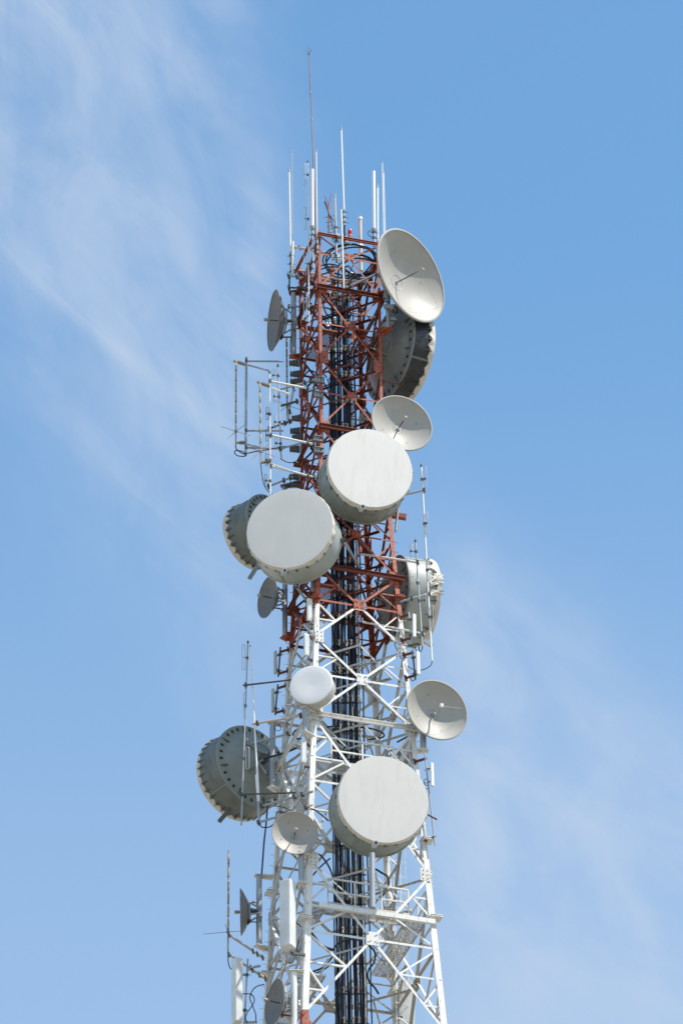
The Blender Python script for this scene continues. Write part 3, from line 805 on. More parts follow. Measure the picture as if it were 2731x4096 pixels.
def drum(cx, cy, Y, r, lean, ang, depth, label, back=False, skin='fabric', sh='shroud', bk='back', ragged=.5, hooks=26, group='large drum dishes with fabric fronts'):
    n = cam_n('W', cx, cy, *lean, ang); p = P('W', cx, cy, Y); k = wscale(p); r *= k; depth *= k
    if back: face = p + n * depth
    else: face = p
    bc = face - n * depth
    t = thing('drum_dish', bc, label, 'dish', group)
    zup = V((0, 0, 1)); ref = (zup - n * zup.dot(n)).normalized()
    ph = random.uniform(0, 6)
    rd = MB().lathe([(.001, .012), (r * .35, .012), (r * .7, .010), (r * .95, .007), (r * 1.004, .004), (r * 1.008, -.002), (r * 1.008, -.03)], face, n, 96, ref=ref)
    rd.build('radome', M[skin], t, 30)
    # gathered skirt of the fabric
    nh = hooks
    def wob(j, q):
        w = abs(math.sin(q * nh / 2 + ph)); w2 = math.sin(q * 3.3 + ph) * .5 + math.sin(q * 7.1) * .5
        if j == 0: return (0, 0)
        if j == 1: return (.010 * w, 0)
        am = .55 + .45 * math.sin(q * 5.1 + ph * 3) * math.sin(q * 2.3 + ph)
        return ((.062 * w * am + .012 * w2) * (.6 + ragged * .5), -(.22 * ragged) * (1 - w) * am - .05 * ragged * w2)
    def wob2(j, q):
        if j < 2: return wob(j, q)
        a, b = wob(2, q); return (a * .3 - .01, b + .01)
    MB().lathe([(r * 1.01, .0), (r * 1.018, -.05), (r * 1.022, -.17), (r * 1.0, -.19)], face, n, nh * 8, wob=lambda j, q: wob(min(j, 2), q) if j < 3 else wob2(3, q), ref=ref).build('fabric_skirt', M['skirt'], t, 60)
    # shroud
    so = MB().lathe([(r * .965, -.03), (r * 1.0, -.03), (r * 1.0, -depth * .5), (r * 1.003, -depth + .06), (r * .99, -depth + .06)], face, n, 96, ref=ref)
    seam = MB(); b_ = n.cross(ref)
    for q in (0.35, 2.45, 4.6, 5.6):
        d = ref * math.cos(q + ph) + b_ * math.sin(q + ph); e = n.cross(d)
        seam.beam(face - n * .12 + d * r * 1.004, bc + n * .08 + d * r * 1.004, e, d, .05, .012)
        for i in range(7):
            for s_ in (-1, 1):
                o_ = face - n * (.25 + (depth - .4) * i / 6) + d * r * 1.006 + e * s_ * .06; seam.tube([o_, o_ + d * .015], .014, 5)
    for i in range(36):
        q = 2 * math.pi * i / 36; d = ref * math.cos(q) + b_ * math.sin(q)
        o_ = bc + n * .16 + d * r * 1.003; seam.tube([o_, o_ + d * .014], .014, 5)
    so.merge(seam, 1)
    # tension hooks
    hk = MB()
    for i in range(nh):
        q = 2 * math.pi * (i + .5) / nh - ph * 2 / nh; d = ref * math.cos(q) + b_ * math.sin(q); e = n.cross(d)
        a0 = face - n * (.13 + random.uniform(0, .04)) + d * (r * 1.045); L_ = .25 + random.uniform(-.03, .04)
        a1 = a0 - n * L_ * 1.1 - d * r * .038 + e * random.uniform(-.02, .02)
        hk.beam(a0, a0 + (a1 - a0) * .55, e, d, .03 if back else .055, .03); hk.tube([a0 + (a1 - a0) * .5, a1], [.015, .008], 5)
    so.merge(hk, 2).build('shroud', [M[sh], M['back'], M['dark']], t)
    # rear flange and reflector back
    MB().lathe([(r * .96, .09), (r * 1.012, .09), (r * 1.03, .07), (r * 1.03, .01), (r * 1.0, -.01), (r * .97, -.012)], bc, n, 96, ref=ref).build('rear_flange', M[bk if back else sh], t)
    if back:
        pf = [(r * 1.0, 0), (r * .84, -.006), (r * .83, -.03)]
        for f in (.8, .7, .6, .5, .4, .3): pf.append((r * f, -.03 - .30 * r * (1 - (f / .83) ** 2)))
        pf.append((r * .22, -.03 - .29 * r)); pf.append((.001, -.03 - .3 * r))
        ro = MB().lathe(pf, bc - n * .014, n, 96, ref=ref)
        ho = MB(); gs = MB()
        for i in range(32):
            q = 2 * math.pi * i / 32 + .07; d = ref * math.cos(q) + b_ * math.sin(q); e = n.cross(d)
            c = bc + d * r * .925 - n * .026
            if i % 4 == 2:
                gs.add([bc + d * r * .80 - n * .10 + e * .02, bc + d * r * .99 - n * .02 + e * .02, bc + d * r * .80 - n * .02 + e * .02,
                        bc + d * r * .80 - n * .10 - e * .02, bc + d * r * .99 - n * .02 - e * .02, bc + d * r * .80 - n * .02 - e * .02],
                       [(0, 1, 2), (5, 4, 3), (0, 3, 4, 1), (1, 4, 5, 2), (2, 5, 3, 0)])
            else:
                vs = [c + d * (.075 * math.cos(a) * r / 1.6) + e * (.055 * math.sin(a) * r / 1.6) for a in [2 * math.pi * k_ / 14 for k_ in range(14)]]
                ho.add(vs + [v + n * .004 for v in vs], [tuple(range(14)), tuple(range(27, 13, -1))])
        ro.merge(ho, 1).merge(gs, 2).build('reflector_back', [M[bk], M['holes'], M['dark']], t)
        # ring frame, hub and struts
        fr = MB(); N_ = 30; pr = []
        for i in range(N_ + 1):
            q = 2 * math.pi * i / N_; pr.append(bc - n * (.22 * r) + (ref * math.cos(q) + b_ * math.sin(q)) * r * .5)
        fr.tube(pr, .035, 6)
        for i in range(4):
            q = .8 + math.pi / 2 * i; d = ref * math.cos(q) + b_ * math.sin(q)
            fr.tube([bc - n * (.24 * r) + d * r * .5, bc - n * (.5 * r) + d * r * .12], .035, 6)
        fr.build('mount_ring', M['back'], t)
        MB().lathe([(.16, -.2 * r), (.16, -.45 * r), (.08, -.5 * r), (.05, -.62 * r), (.001, -.62 * r)], bc, n, 20).build('feed_hub', M['dark'], t)
    REG.append((t, 'dish', (face + bc) / 2, r)); return t, face, bc, n, r

D1 = drum(850, 1075, -2.9, 99, (22, -40), 30, 90, 'bright white fronted drum on the right of the front face, just below the open dish', ragged=.45)
D2 = drum(665, 1213, -3.4, 100.5, (-20, -38), 30, 86, 'front facing drum with a shaded grey front, left of the tower at mid height', skin='fabric2', sh='shroudw', ragged=.55)
D3 = drum(880, 1836, -3.9, 104.5, (23, -35), 23.6, 100, 'lowest white fronted drum with faint brown streaks, in front of the white section', ragged=.4)
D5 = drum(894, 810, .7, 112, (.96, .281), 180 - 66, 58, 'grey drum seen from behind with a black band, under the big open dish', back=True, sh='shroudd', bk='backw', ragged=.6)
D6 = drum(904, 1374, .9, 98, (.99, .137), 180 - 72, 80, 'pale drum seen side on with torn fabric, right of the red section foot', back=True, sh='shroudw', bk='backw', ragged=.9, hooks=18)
def torn(D, label=None):
    t, face, bc, n, r = D
    zup = V((0, 0, 1)); ref = (zup - n * zup.dot(n)).normalized(); b_ = n.cross(ref)
    rnd = random.Random(3)
    mb = MB()
    for i in range(7):
        q = rnd.uniform(0, 2 * math.pi); wq = rnd.uniform(.10, .24); L_ = rnd.uniform(.25, .5); lift = rnd.uniform(.0, .05)
        vs = []; nu, nv = 6, 5
        for a in range(nu):
            for c in range(nv):
                qq = q + wq * (a / (nu - 1) - .5); d = ref * math.cos(qq) + b_ * math.sin(qq); f = c / (nv - 1)
                vs.append(face + n * (.06 - L_ * f + .04 * math.sin(a * 2.1 + i)) + d * (r * 1.03 + lift * math.sin(f * 2.2) + .03 * math.sin(a * 1.9 + c * 2.3)) - V((0, 0, .12 * f * f)) * (a % 2 + .4))
        mb.add(vs, [(a * nv + c, (a + 1) * nv + c, (a + 1) * nv + c + 1, a * nv + c + 1) for a in range(nu - 1) for c in range(nv - 1)])
    mb.build('torn_fabric', M['skirt'], t, 50)
torn(D6)
nD7 = (-.88, .475)
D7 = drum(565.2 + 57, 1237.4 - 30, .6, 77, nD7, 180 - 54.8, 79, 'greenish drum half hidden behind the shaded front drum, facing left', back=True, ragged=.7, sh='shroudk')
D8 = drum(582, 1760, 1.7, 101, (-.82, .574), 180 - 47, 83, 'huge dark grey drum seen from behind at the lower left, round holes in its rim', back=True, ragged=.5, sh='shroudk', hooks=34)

# struts/box tubes hanging from drums
def boxarm(z, x0, y0, x1, y1, Y, w, label, m='back', Y1=None):
    a, b = P(z, x0, y0, Y), P(z, x1, y1, Y if Y1 is None else Y1); d = (b - a).normalized(); c = d.cross(V((0, 1, 0))).normalized()
    MB().beam(a, b, c, d.cross(c), w, w * .7).build('box_strut', M[m], near(a, 3, True) or tower)
boxarm('E', 490, 920, 385, 1085, .6, .13, 'grey box strut poking out below the half hidden greenish drum', 'shroud')
boxarm('I', 320, 350, 200, 488, 1.9, .13, 'dark box strut poking out below the huge dark lower left drum', 'dark')
boxarm('F', 880, 1320, 985, 1395, .6, .13, 'pale box strut below the torn drum', 'shroudw')
# small box brackets under the front drums
def boxbit(z, x, y, Y, label):
    p = P(z, x, y, Y); t = near(p, 3, True) or tower
    MB().box(p, V((1, 0, 0)), V((0, 0, 1)), V((.35, -.94, 0)), .13, .17, .22).merge(MB().box(p + V((.35, -.94, 0)) * .112, V((1, 0, 0)), V((0, 0, 1)), V((.35, -.94, 0)), .09, .12, .006), 1).build('junction_box', [M['panelgrey'], M['holes']], t)
boxbit('E', 745, 1015, -3.35, 'small open box under the shaded front drum')
boxbit('D', 645, 1262, -2.85, 'small open box under the bright drum on the right')
boxbit('J', 650, 465, -3.85, 'small open box under the lowest white drum')

# small smooth drum
def small_drum(cx, cy, Y, r, lean, ang, depth, label):
    n = cam_n('W', cx, cy, *lean, ang); p = P('W', cx, cy, Y); k = wscale(p); r *= k; depth *= k
    t = thing('small_drum_dish', p - n * depth, label, 'dish')
    MB().lathe([(.001, -.02), (r * .2, -.015), (r * .6, -.005), (r * .95, .0), (r * .985, -.005), (r, -.03)], p, n, 72).build('radome', M['drumw'], t, 60)
    MB().lathe([(r * 1.0, -.03), (r * 1.012, -.035), (r * 1.012, -.07), (r, -.075), (r, -depth), (r * .9, -depth - .06), (r * .4, -depth - .35), (.001, -depth - .4)], p, n, 72).build('shell', M['drums'], t)
    sc = MB(); a = n.orthogonal().normalized(); b = n.cross(a)
    for i in range(12):
        q = 2 * math.pi * i / 12; d = a * math.cos(q) + b * math.sin(q); o_ = p - n * depth * .6 + d * r; sc.tube([o_, o_ + d * .015], .014, 5)
    sc.build('rivets', M['dark'], t)
small_drum(714, 1572, -3.0, 50.5, (-.40, -.88), 33, 30, 'small smooth white drum in front of the near leg, half the usual drum size')

# open dishes
def open_dish(cx, cy, Y, r, lean, ang, label, inner='dish', outer='dishg', vd=.35, fd=.27, feed='rod', rim=.022, ring=True, cat='dish'):
    n = cam_n('W', cx, cy, *lean, ang); p = P('W', cx, cy, Y); k = wscale(p); r *= k
    t = thing('open_dish', p - n * r * vd, label, cat, 'open parabolic dishes')
    dep = r * vd; pf = [(r * f, -dep * (1 - f * f)) for f in (.001, .08, .16, .25, .35, .45, .55, .65, .75, .85, .93, 1.0)]
    rf_ = MB().lathe(pf, p, n, 96)
    pb = [(r * f, -dep * (1 - f * f) - .03) for f in (1.0, .93, .85, .7, .55, .4, .25, .12)]; pb.append((.001, -dep - .05))
    MB().lathe([(r * 1.005, -.02)] + pb, p, n, 96).build('back_shell', M[outer], t, 60)
    rr = r * rim
    MB().lathe([(r * .985, .006), (r + rr * .4, .012), (r + rr, 0), (r + rr, -rr * 1.6), (r * 1.0, -rr * 1.8)], p, n, 96).build('rim', M[inner], t, 60)
    vtx = p - n * dep
    cp_ = MB(); aa = n.orthogonal().normalized(); bb_ = n.cross(aa); cp_.tube([vtx + n * (vd * r * .17 ** 2 + .002) + (aa * math.cos(2 * math.pi * i / 28) + bb_ * math.sin(2 * math.pi * i / 28)) * r * .17 for i in range(29)], .009, 5); cp_.tube([vtx, vtx + n * .05], .07, 12); cp_.build('centre_plate', M['galv'], t)
    zup = V((0, 0, 1)); ref = (zup - n * zup.dot(n)).normalized(); sd = n.cross(ref)
    F = p + n * r * fd
    if feed == 'rod':
        fr = MB().tube([vtx + n * .02, F], .022, 7).build('feed_rod', M['dark'], t)
        MB().lathe([(.001, .11), (.045, .105), (.065, .075), (.065, .0), (.05, -.03), (.05, -.09), (.02, -.12)], F, n, 16).build('feed_horn', M['dish'], t)
    elif feed == 'hook':
        q = [vtx + n * .02, vtx + n * r * .12, vtx + n * r * .22 + ref * r * -.03, vtx + n * r * .30 - ref * r * .16 + sd * r * .0, vtx + n * r * .5 - ref * r * .02 - sd * -r * .06, F - n * .1 - ref * r * .02, F]
        fr = MB().tube(smooth_path([vtx + n * .02, vtx + n * r * .16, vtx + n * r * .26 - ref * r * .12, vtx + n * r * .48 - ref * r * .14, vtx + n * r * .6 - ref * r * .04, F], 5), .032, 8).build('feed_arm', M['galv'], t)
        MB().box(F, ref, sd, n, .11, .11, .12).build('feed_horn', M['fibre'], t)
    # guy wires to the rim
    gw = MB()
    for q in ((.9, 2.9, 5.0) if feed == 'hook' else ((2.4, 4.4) if r > 1.5 else ())):
        gw.tube([F - n * .05, p - n * dep * .12 + (ref * math.cos(q) + sd * math.sin(q)) * r * .93], .0045, 4)
    if gw.v: gw.build('guy_wire', M['galv'], t)
    # small mounting holes and panel seams inside
    sm = MB()
    for i in range(4):
        q = .4 + i * math.pi / 2
        for e in (-.03, .03):
            f = .62; c = p - n * dep * (1 - f * f) + n * .006 + (ref * math.cos(q + e) + sd * math.sin(q + e)) * r * f
            sm.tube([c, c + n * .006], .012, 6)
    rf_.merge(sm, 1).build('reflector', [M[inner], M['dark']], t, 60)
    if ring:
        rg = MB(); pts = [vtx - n * .08 + (ref * math.cos(2 * math.pi * i / 24) + sd * math.sin(2 * math.pi * i / 24)) * r * .42 + n * r * .42 ** 2 * vd for i in range(25)]
        rg.tube(pts, .03, 6)
        for q in (.7, 2.4, 3.9, 5.5):
            d = ref * math.cos(q) + sd * math.sin(q); rg.tube([vtx - n * .03 + d * r * .42, vtx - n * (.3 + r * .12) + d * r * .15], .03, 6)
        rg.box(vtx - n * (.3 + r * .12), ref, sd, n, r * .5, .12, .12)
        rg.build('mount_frame', M['galv'], t)
    REG.append((t, 'dish', p - n * r * .3, r)); return t, p, n, r
O1 = open_dish(944, 632, -1.7, 114, (.892, -.451), 57.6, 'largest open dish, at the top right, its lower half brightly sunlit', vd=.40)
O2 = open_dish(922.8, 971.3, -1.5, 73, (.556, -.831), 39.4, 'open dish partly hidden by the bright drum, right of the red section')
O3 = open_dish(1003.7, 1630.3, -1.6, 74, (.69, -.724), 34.8, 'open dish with a bent hook feed, right of the white section', feed='hook', vd=.38, fd=.33)
O4 = open_dish(677.5, 1912.6, -3.2, 53, (.278, -.96), 27, 'small open dish facing the viewer in front of the near leg, low on the tower', vd=.36)
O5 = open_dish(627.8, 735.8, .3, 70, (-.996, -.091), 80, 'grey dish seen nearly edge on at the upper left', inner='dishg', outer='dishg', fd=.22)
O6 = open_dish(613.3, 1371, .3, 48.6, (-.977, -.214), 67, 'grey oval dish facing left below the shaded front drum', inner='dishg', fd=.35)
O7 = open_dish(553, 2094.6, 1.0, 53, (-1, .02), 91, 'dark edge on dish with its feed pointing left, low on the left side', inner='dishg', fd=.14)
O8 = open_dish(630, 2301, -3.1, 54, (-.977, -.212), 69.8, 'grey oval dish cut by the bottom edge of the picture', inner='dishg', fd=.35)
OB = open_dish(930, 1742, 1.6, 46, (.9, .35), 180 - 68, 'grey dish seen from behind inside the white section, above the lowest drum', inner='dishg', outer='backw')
OC = open_dish(842, 965, 1.2, 20, (.3, -.2), 150, 'tiny pale dish seen from behind in the red section beside the open dish', inner='dish', outer='dish', ring=True)

# mounting poles
GP = 'grey vertical poles that carry the dishes'
pole('B', 341, 535, 'B', 341, 1030, .10, .75, 'pole behind the upper left edge on dish', 'galv', 'L', GP, pm='tower')
pole('C', 757, 1560, 'E', 757, 1700, .095, .9, 'long pole left of the tower behind the shaded drum and the oval dish', 'galv', 'L', GP, pm='tower')
pole('G', 890, 1030, 'G', 888, 1700, .10, 1.0, 'pole standing between the huge dark drum and the white legs', 'galv', 'L', GP, pm='tower')
pole('I', 618, 1062, 'K', 585, 590, .10, 1.2, 'pole carrying the low edge on dish', 'galv', 'L', GP, pm='tower')
pole('K', 1020, 925, 'K', 1022, 1620, .11, -3.1, 'pale pole at the bottom carrying the cut off oval dish', 'white', 'N', GP, pm='tower')
pole('G', 1228, 880, 'G', 1230, 1125, .095, -2.7, 'short pole under the small smooth drum', 'galv', 'N', GP, pm='tower')
pole('I', 1055, 830, 'I', 1060, 1130, .10, -2.9, 'brown grey pole under the small open dish', 'galv', 'N', GP, pm='tower')
pole('B', 1080, 520, 'B', 1084, 815, .085, -1.0, 'pole right of the red legs behind the largest open dish', 'galv', 'R', GP, pm='tower')
pole('H', 1022, 830, 'H', 1026, 1050, .11, -1.2, 'pole under the open dish with the hook feed', 'galv', 'R', GP, pm='tower')
pole('J', 620, 560, 'J', 625, 1128, .10, -3.5, 'pale pole under the lowest white drum, resting on a long beam', 'galv', (), GP)
pole('D', 1035, 1170, 'D', 997, 1500, .045, -.8, 'thin grey pipe leaning right below the bright drum', 'galv', (), GP)
pole('E', 1048, 1090, 'E', 1048, 1210, .08, -1.7, 'short pole end showing below the shaded front drum', 'galv', (), GP)

# braces from poles to dishes
def strut(z, x0, y0, x1, y1, Y0, Y1, r, label, m='galv', clamp=(.05, .95)):
    arm([P(z, x0, y0, Y0), P(z, x1, y1, Y1)], r, label, m, clamp, name='dish_strut', group='struts bracing the dishes')
strut('B', 300, 640, 410, 640, .6, .7, .035, 'short arm behind the upper left edge on dish, at its top')
strut('B', 245, 880, 345, 878, .5, .75, .03, 'short arm behind the upper left edge on dish, at its bottom', 'dark')
strut('B', 290, 760, 345, 755, .5, .75, .035, 'dark stub in the middle behind the upper left edge on dish', 'dark')
strut('E', 665, 1190, 760, 1210, .5, .9, .04, 'upper arm behind the oval dish below the shaded drum')
strut('E', 665, 1300, 745, 1215, .5, .9, .04, 'slanting arm behind the oval dish below the shaded drum')
strut('E', 630, 1385, 750, 1405, .5, .9, .025, 'thin lower arm behind the oval dish below the shaded drum', 'rust')
strut('K', 415, 45, 585, 35, 1.0, 1.2, .04, 'upper arm behind the low edge on dish')
strut('K', 460, 160, 570, 158, 1.0, 1.2, .05, 'middle arm behind the low edge on dish', 'dark')
strut('K', 450, 285, 580, 290, 1.0, 1.2, .02, 'thin lower arm behind the low edge on dish', 'rust')
strut('K', 905, 1190, 1020, 1205, -3.0, -3.1, .045, 'upper arm behind the cut off oval dish', 'white')
strut('K', 895, 1320, 1010, 1235, -3.0, -3.1, .045, 'slanting arm behind the cut off oval dish')
strut('K', 865, 1450, 1010, 1470, -3.0, -3.1, .025, 'thin lower arm behind the cut off oval dish', 'rust')
strut('E', 1370, 665, 1540, 990, -2.2, -1.0, .04, 'long grey diagonal pipe from the shaded drum down into the tower')
strut('D', 440, 1590, 620, 1880, -2.6, -1.2, .04, 'grey diagonal pipe between the two front drums inside the tower', clamp=(.02,))
strut('B', 1050, 738, 1255, 775, -.6, .2, .035, 'pipe from the red leg to the rim of the black banded drum')
strut('B', 1040, 1232, 1190, 1250, -.5, .3, .03, 'rusty rods from the red leg across the black band of the drum', 'rust')
strut('G', 345, 1330, 1090, 1125, 2.2, -.5, .04, 'long grey pipe from the dark drum flange across to the white tower')
strut('G', 680, 1300, 870, 1355, 1.4, 1.1, .05, 'slanting bar over the hub of the huge dark drum')
strut('G', 650, 1300, 850, 1590, 1.4, 1.1, .04, 'diagonal bar crossing the hub of the huge dark drum')
strut('F', 600, 665, 715, 655, -.4, .2, .035, 'short strut to the rim of the torn drum')
strut('F', 400, 730, 600, 670, .2, -.4, .03, 'thin strut inside the tower reaching the torn drum')
strut('E', 870, 1155, 985, 1320, -2.2, -1.3, .045, 'grey strut below the shaded front drum running down right')
strut('B', 1010, 380, 1085, 600, -1.5, -1.1, .04, 'strut down the back of the largest open dish')
strut('B', 1060, 640, 1140, 640, -1.1, -1.5, .09, 'chunky bracket between the red leg pole and the largest open dish')

# right-hand arms
arm([P('D', 1300, 1072, -.9), P('D', 1090, 1120, -.9)], .04, 'upper arm holding the tallest right mast', 'galv', (.03,))
arm([P('F', 965, 848, -.9), P('F', 615, 942, -1.0)], .042, 'lower arm holding the tallest right mast in front of the torn drum', 'galv', (.02, .55, .93))
arm([P('F', 855, 525, -1.2), P('F', 590, 485, -1.1), P('F', 240, 435, -.6)], .04, 'upper pale pipe holding the shorter right mast', 'white', (.03,))
arm([P('F', 908, 1272, -1.2), P('F', 660, 1218, -1.1), P('F', 260, 1145, -.6)], .036, 'lower pale pipe holding the shorter right mast', 'white', (.03, .13))
o = MB().angle(P('D', 960, 1318, -.8), P('D', 1110, 1342, -.8), V((.3, -.95, 0)), .17).build('beam_end', M['redp'], tower)
# left lower arms
arm([P('G', 580, 632, -1.6), P('G', 1085, 573, -1.9)], .032, 'dark thin arm from the weathered looped mast to the small smooth drum', 'dark', (.06,))
arm([P('G', 675, 1035, -1.5), P('G', 1385, 918, -2.4)], .042, 'brown arm from the tapered white whip to the near leg above', 'pink', (.08, .72, .85), cm='rust')
arm([P('I', 405, 205, -1.6), P('I', 1000, 184, -2.2)], .03, 'thin dark arm at the foot of the weathered looped mast', 'dark', (.05,))
arm([P('I', 635, 328, -1.5), P('I', 1180, 172, -2.7)], .045, 'thick arm from the foot sleeve of the tapered whip to the near leg', 'galv', (.03, .65, .8))
arm([P('I', 600, 500, -1.5), P('I', 880, 415, -2.1)], .042, 'lowest arm at the foot sleeve of the tapered whip', 'galv', (.05,))
arm([P('I', 1000, 375, -2.3), P('I', 1180, 312, -2.7)], .03, 'short arm on the near leg above the small open dish', 'pink', (.6,))
arm([P('G', 1030, 832, -1.9), P('G', 1200, 880, -2.6)], .038, 'stub pipe pointing left under the small smooth drum', 'galv')
arm([P('K', 200, 445, .4), P('K', 645, 745, .2)], .045, 'upper of the two arms holding the free standing sleeved antenna', 'tan', (.02, .7, .82, .97))
arm([P('K', 200, 690, .4), P('K', 690, 1015, .2)], .045, 'lower of the two arms holding the free standing sleeved antenna', 'tan', (.02, .62, .8, .95))
arm([P('J', 1195, 150, -1.5), P('J', 1293, 202, -1.9)], .03, 'short rusty pipe poking out right of the lowest drum', 'rust', None)

t = whip('G', 656, 225, 745, 1829, 12, -1.5, 'long white tapered whip leaning in front of the huge dark drum', 'fibre', w1=24, cap=False, group=None)
MB().tube([P('I', 588, 0, -1.5), P('I', 611, 290, -1.5)], [24 * S('I') / 2, 27 * S('I') / 2], 12).build('rod', M['fibre'], t)
MB().tube([P('I', 610, 282, -1.5), P('I', 618, 505, -1.5)], 30 * S('I') / 2, 12).build('mounting_tube', M['galv'], t)
MB().tube([P('G', 656, 226, -1.5), P('G', 655, 212, -1.5)], [.03, .012], 8).build('tip', M['dark'], t)

# ------------------------------------------------------------------ panel antennas
def rbox(mb, p0, p1, a, b, w, d, r=.25):
    """upright rounded box from p0 (top) to p1"""
    pts = []
    for sx, sy, q0 in ((1, 1, 0), (-1, 1, 90), (-1, -1, 180), (1, -1, 270)):
        rr = min(w, d) * r
        for i in range(4):
            q = R(q0 + 30 * i); pts.append((sx * (w / 2 - rr) + math.cos(q) * rr, sy * (d / 2 - rr) + math.sin(q) * rr))
    n = len(pts); vs = []; L_ = (p1 - p0)
    for f, s in ((0, .93), (.008, 1), (.992, 1), (1, .93)): vs += [p0 + L_ * f + a * (x * s) + b * (y * s) for x, y in pts]
    fs = [tuple(range(n)), tuple(range(4 * n - 1, 3 * n - 1, -1))]
    for j in range(3):
        for i in range(n): fs.append((j * n + i, (j + 1) * n + i, (j + 1) * n + (i + 1) % n, j * n + (i + 1) % n))
    mb.add(vs, fs)
def panel(z, xt, yt, xb, yb, Y, w, d, yaw, label, m='panel', pole_pts=None, arms=(), ribs=0, pm='dark', am='rust', z1=None):
    p0, p1 = P(z, xt, yt, Y), P(z1 or z, xb, yb, Y)
    a = V((math.cos(R(yaw)), math.sin(R(yaw)), 0)); b = V((-a.y, a.x, 0))
    t = thing('panel_antenna', p1, label, 'antenna', 'slim upright panel antennas')
    mb = MB(); rbox(mb, p0, p1, a, b, w, d, .25 if w < .2 else .14); mb.build('radome', M[m], t, 20)
    if ribs:
        mb = MB()
        for i in range(ribs):
            o_ = a * (w * ((i + .5) / ribs - .5)) - b * (d / 2 + .004); mb.tube([p0 + o_ - V((0, 0, .05)), p1 + o_ + V((0, 0, .05))], w / ribs * .32, 6)
        mb.build('rib', M['fibre'], t)
    if pole_pts:
        (ax, ay), (bx, by), Yp = pole_pts
        q0, q1 = P(z, ax, ay, Yp), P(z, bx, by, Yp)
        MB().tube([q0, q1], .03, 8).build('pole', M[pm], t)
        cl = MB()
        for f in (.25, .8):
            q = q0 + (q1 - q0) * f; w_ = p0 + (p1 - p0) * f; cl.tube([q, w_], .022, 6); cl.tube([q + V((0, 0, .05)), w_ + V((0, 0, .05))], .012, 5)
            cl.box(q, V((1, 0, 0)), V((0, 1, 0)), V((0, 0, 1)), .11, .11, .07); cl.tube([q - V((.12, 0, 0)), q + V((.14, 0, 0))], .012, 5)
        cl.build('clamp', M['dark'], t)
    for (x0, y0, x1, y1, Ya, Yb) in arms:
        mb = MB(); c0, c1 = P(z, x0, y0, Ya), P(z, x1, y1, Yb); d_ = (c1 - c0).normalized(); s_ = d_.cross(V((0, 0, 1))).normalized()
        mb.beam(c0, c1, s_, d_.cross(s_), .06, .07)
        mb.box(c1, V((0, 0, 1)), s_, d_, .16, .2, .03); mb.tube([c1 - s_ * .17, c1 + s_ * .17], .014, 5); mb.tube([c1 - V((0, 0, .12)), c1 + V((0, 0, .12))], .014, 5)
        mb.build('arm', M[am], t)
    return t
panel('G', 917, 280, 920, 505, 1.0, .10, .16, 15, 'upper slim panel left of the white legs, seen side on', 'panelgrey', ((972, 232), (948, 540), .95), ((960, 285, 1050, 258, .95, .9), (948, 512, 1045, 480, .95, .9)))
panel('G', 893, 674, 894, 905, 1.1, .10, .16, 15, 'lower slim panel left of the white legs, seen side on', 'panelgrey', ((944, 622), (917, 940), 1.05), ((935, 665, 1025, 635, 1.05, 1.0), (918, 918, 1000, 895, 1.05, 1.0)))
panel('E', 1012, 1297, 1012, 1522, -2.0, .19, .09, 30, 'ribbed white panel on the near leg where red paint turns white', 'panel', None, ((1025, 1560, 1095, 1600, -1.9, -1.9), (1020, 1370, 1070, 1380, -1.9, -1.9)), ribs=4)
panel('G', 1240, 95, 1243, 320, -2.15, .19, .09, 30, 'ribbed white panel on the near leg right above the small smooth drum', 'panel', None, ((1270, 110, 1340, 180, -2.1, -2.0), (1255, 345, 1340, 400, -2.1, -2.0)), ribs=4)
panel('G', 1212, 1206, 1212, 1440, -2.6, .19, .09, 30, 'ribbed white panel on the near leg between the small drum and the lower gratings', 'panel', None, ((1240, 1240, 1300, 1280, -2.5, -2.3), (1225, 1480, 1290, 1490, -2.5, -2.3)), ribs=4)
panel('F', 798, 1066, 800, 1298, -1.5, .13, .08, 35, 'slim white panel in front of the torn drum', 'fibre', ((742, 1045), (775, 1345), -1.4), ((750, 1065, 655, 1095, -1.4, -1.2), (775, 1310, 675, 1340, -1.4, -1.2)), pm='galv')
panel('F', 836, 1456, 842, 1690, -1.5, .13, .08, 35, 'slim white panel right of the white leg, below the torn drum', 'fibre', ((780, 1440), (812, 1745), -1.4), ((795, 1462, 695, 1492, -1.4, -1.2), (825, 1697, 715, 1730, -1.4, -1.2)))
RP = panel('H', 1113, 1182, 1120, 1422, -1.6, .12, .08, 40, 'slim white panel on a thin leaning pole, right of the lowest drum', 'fibre', None, ((1060, 1132, 940, 1168, -1.5, -1.3),))
pole('H', 1040, 1075, 'J', 1278, 470, .028, -1.5, 'thin leaning pole at the right carrying the slim panel', 'galv', name='support_pole')
mb = MB()
for yy in (1240, 1375):
    mb.tube([P('H', 1058 + (yy - 1240) * .11, yy, -1.5), P('H', 1110, yy, -1.58)], .022, 6); mb.tube([P('H', 1030, yy + 15, -1.5), P('H', 1090, yy + 15, -1.5)], .012, 5)
mb.build('panel_bracket', M['dark'], RP)
arm([P('J', 1282, 382, -1.5), P('J', 1170, 415, -1.4)], .035, 'rusty bracket at the foot of the thin leaning pole', 'rust', (.9,), cm='rust')
BP = panel('I', 915, 1120, 944, 615, -3.3, .43, .40, -30, 'large white rounded box antenna in front of the lower left legs', 'panel', z1='K')
panel('K', 308, 760, 308, 1560, .0, .27, .34, 30, 'long pale box antenna at the bottom left corner of the tower', 'panel', ((443, 752), (400, 1560), .2), ((600, 840, 470, 862, .3, .2), (560, 1545, 400, 1550, .3, .2)), pm='galv', am='galv')
panel('L', 1020, 1050, 1020, 1600, 2.6, .55, .2, 10, 'wide grey box antenna behind the lower right bracing', 'panelgrey', ((945, 1040), (950, 1600), 2.5), pm='white')
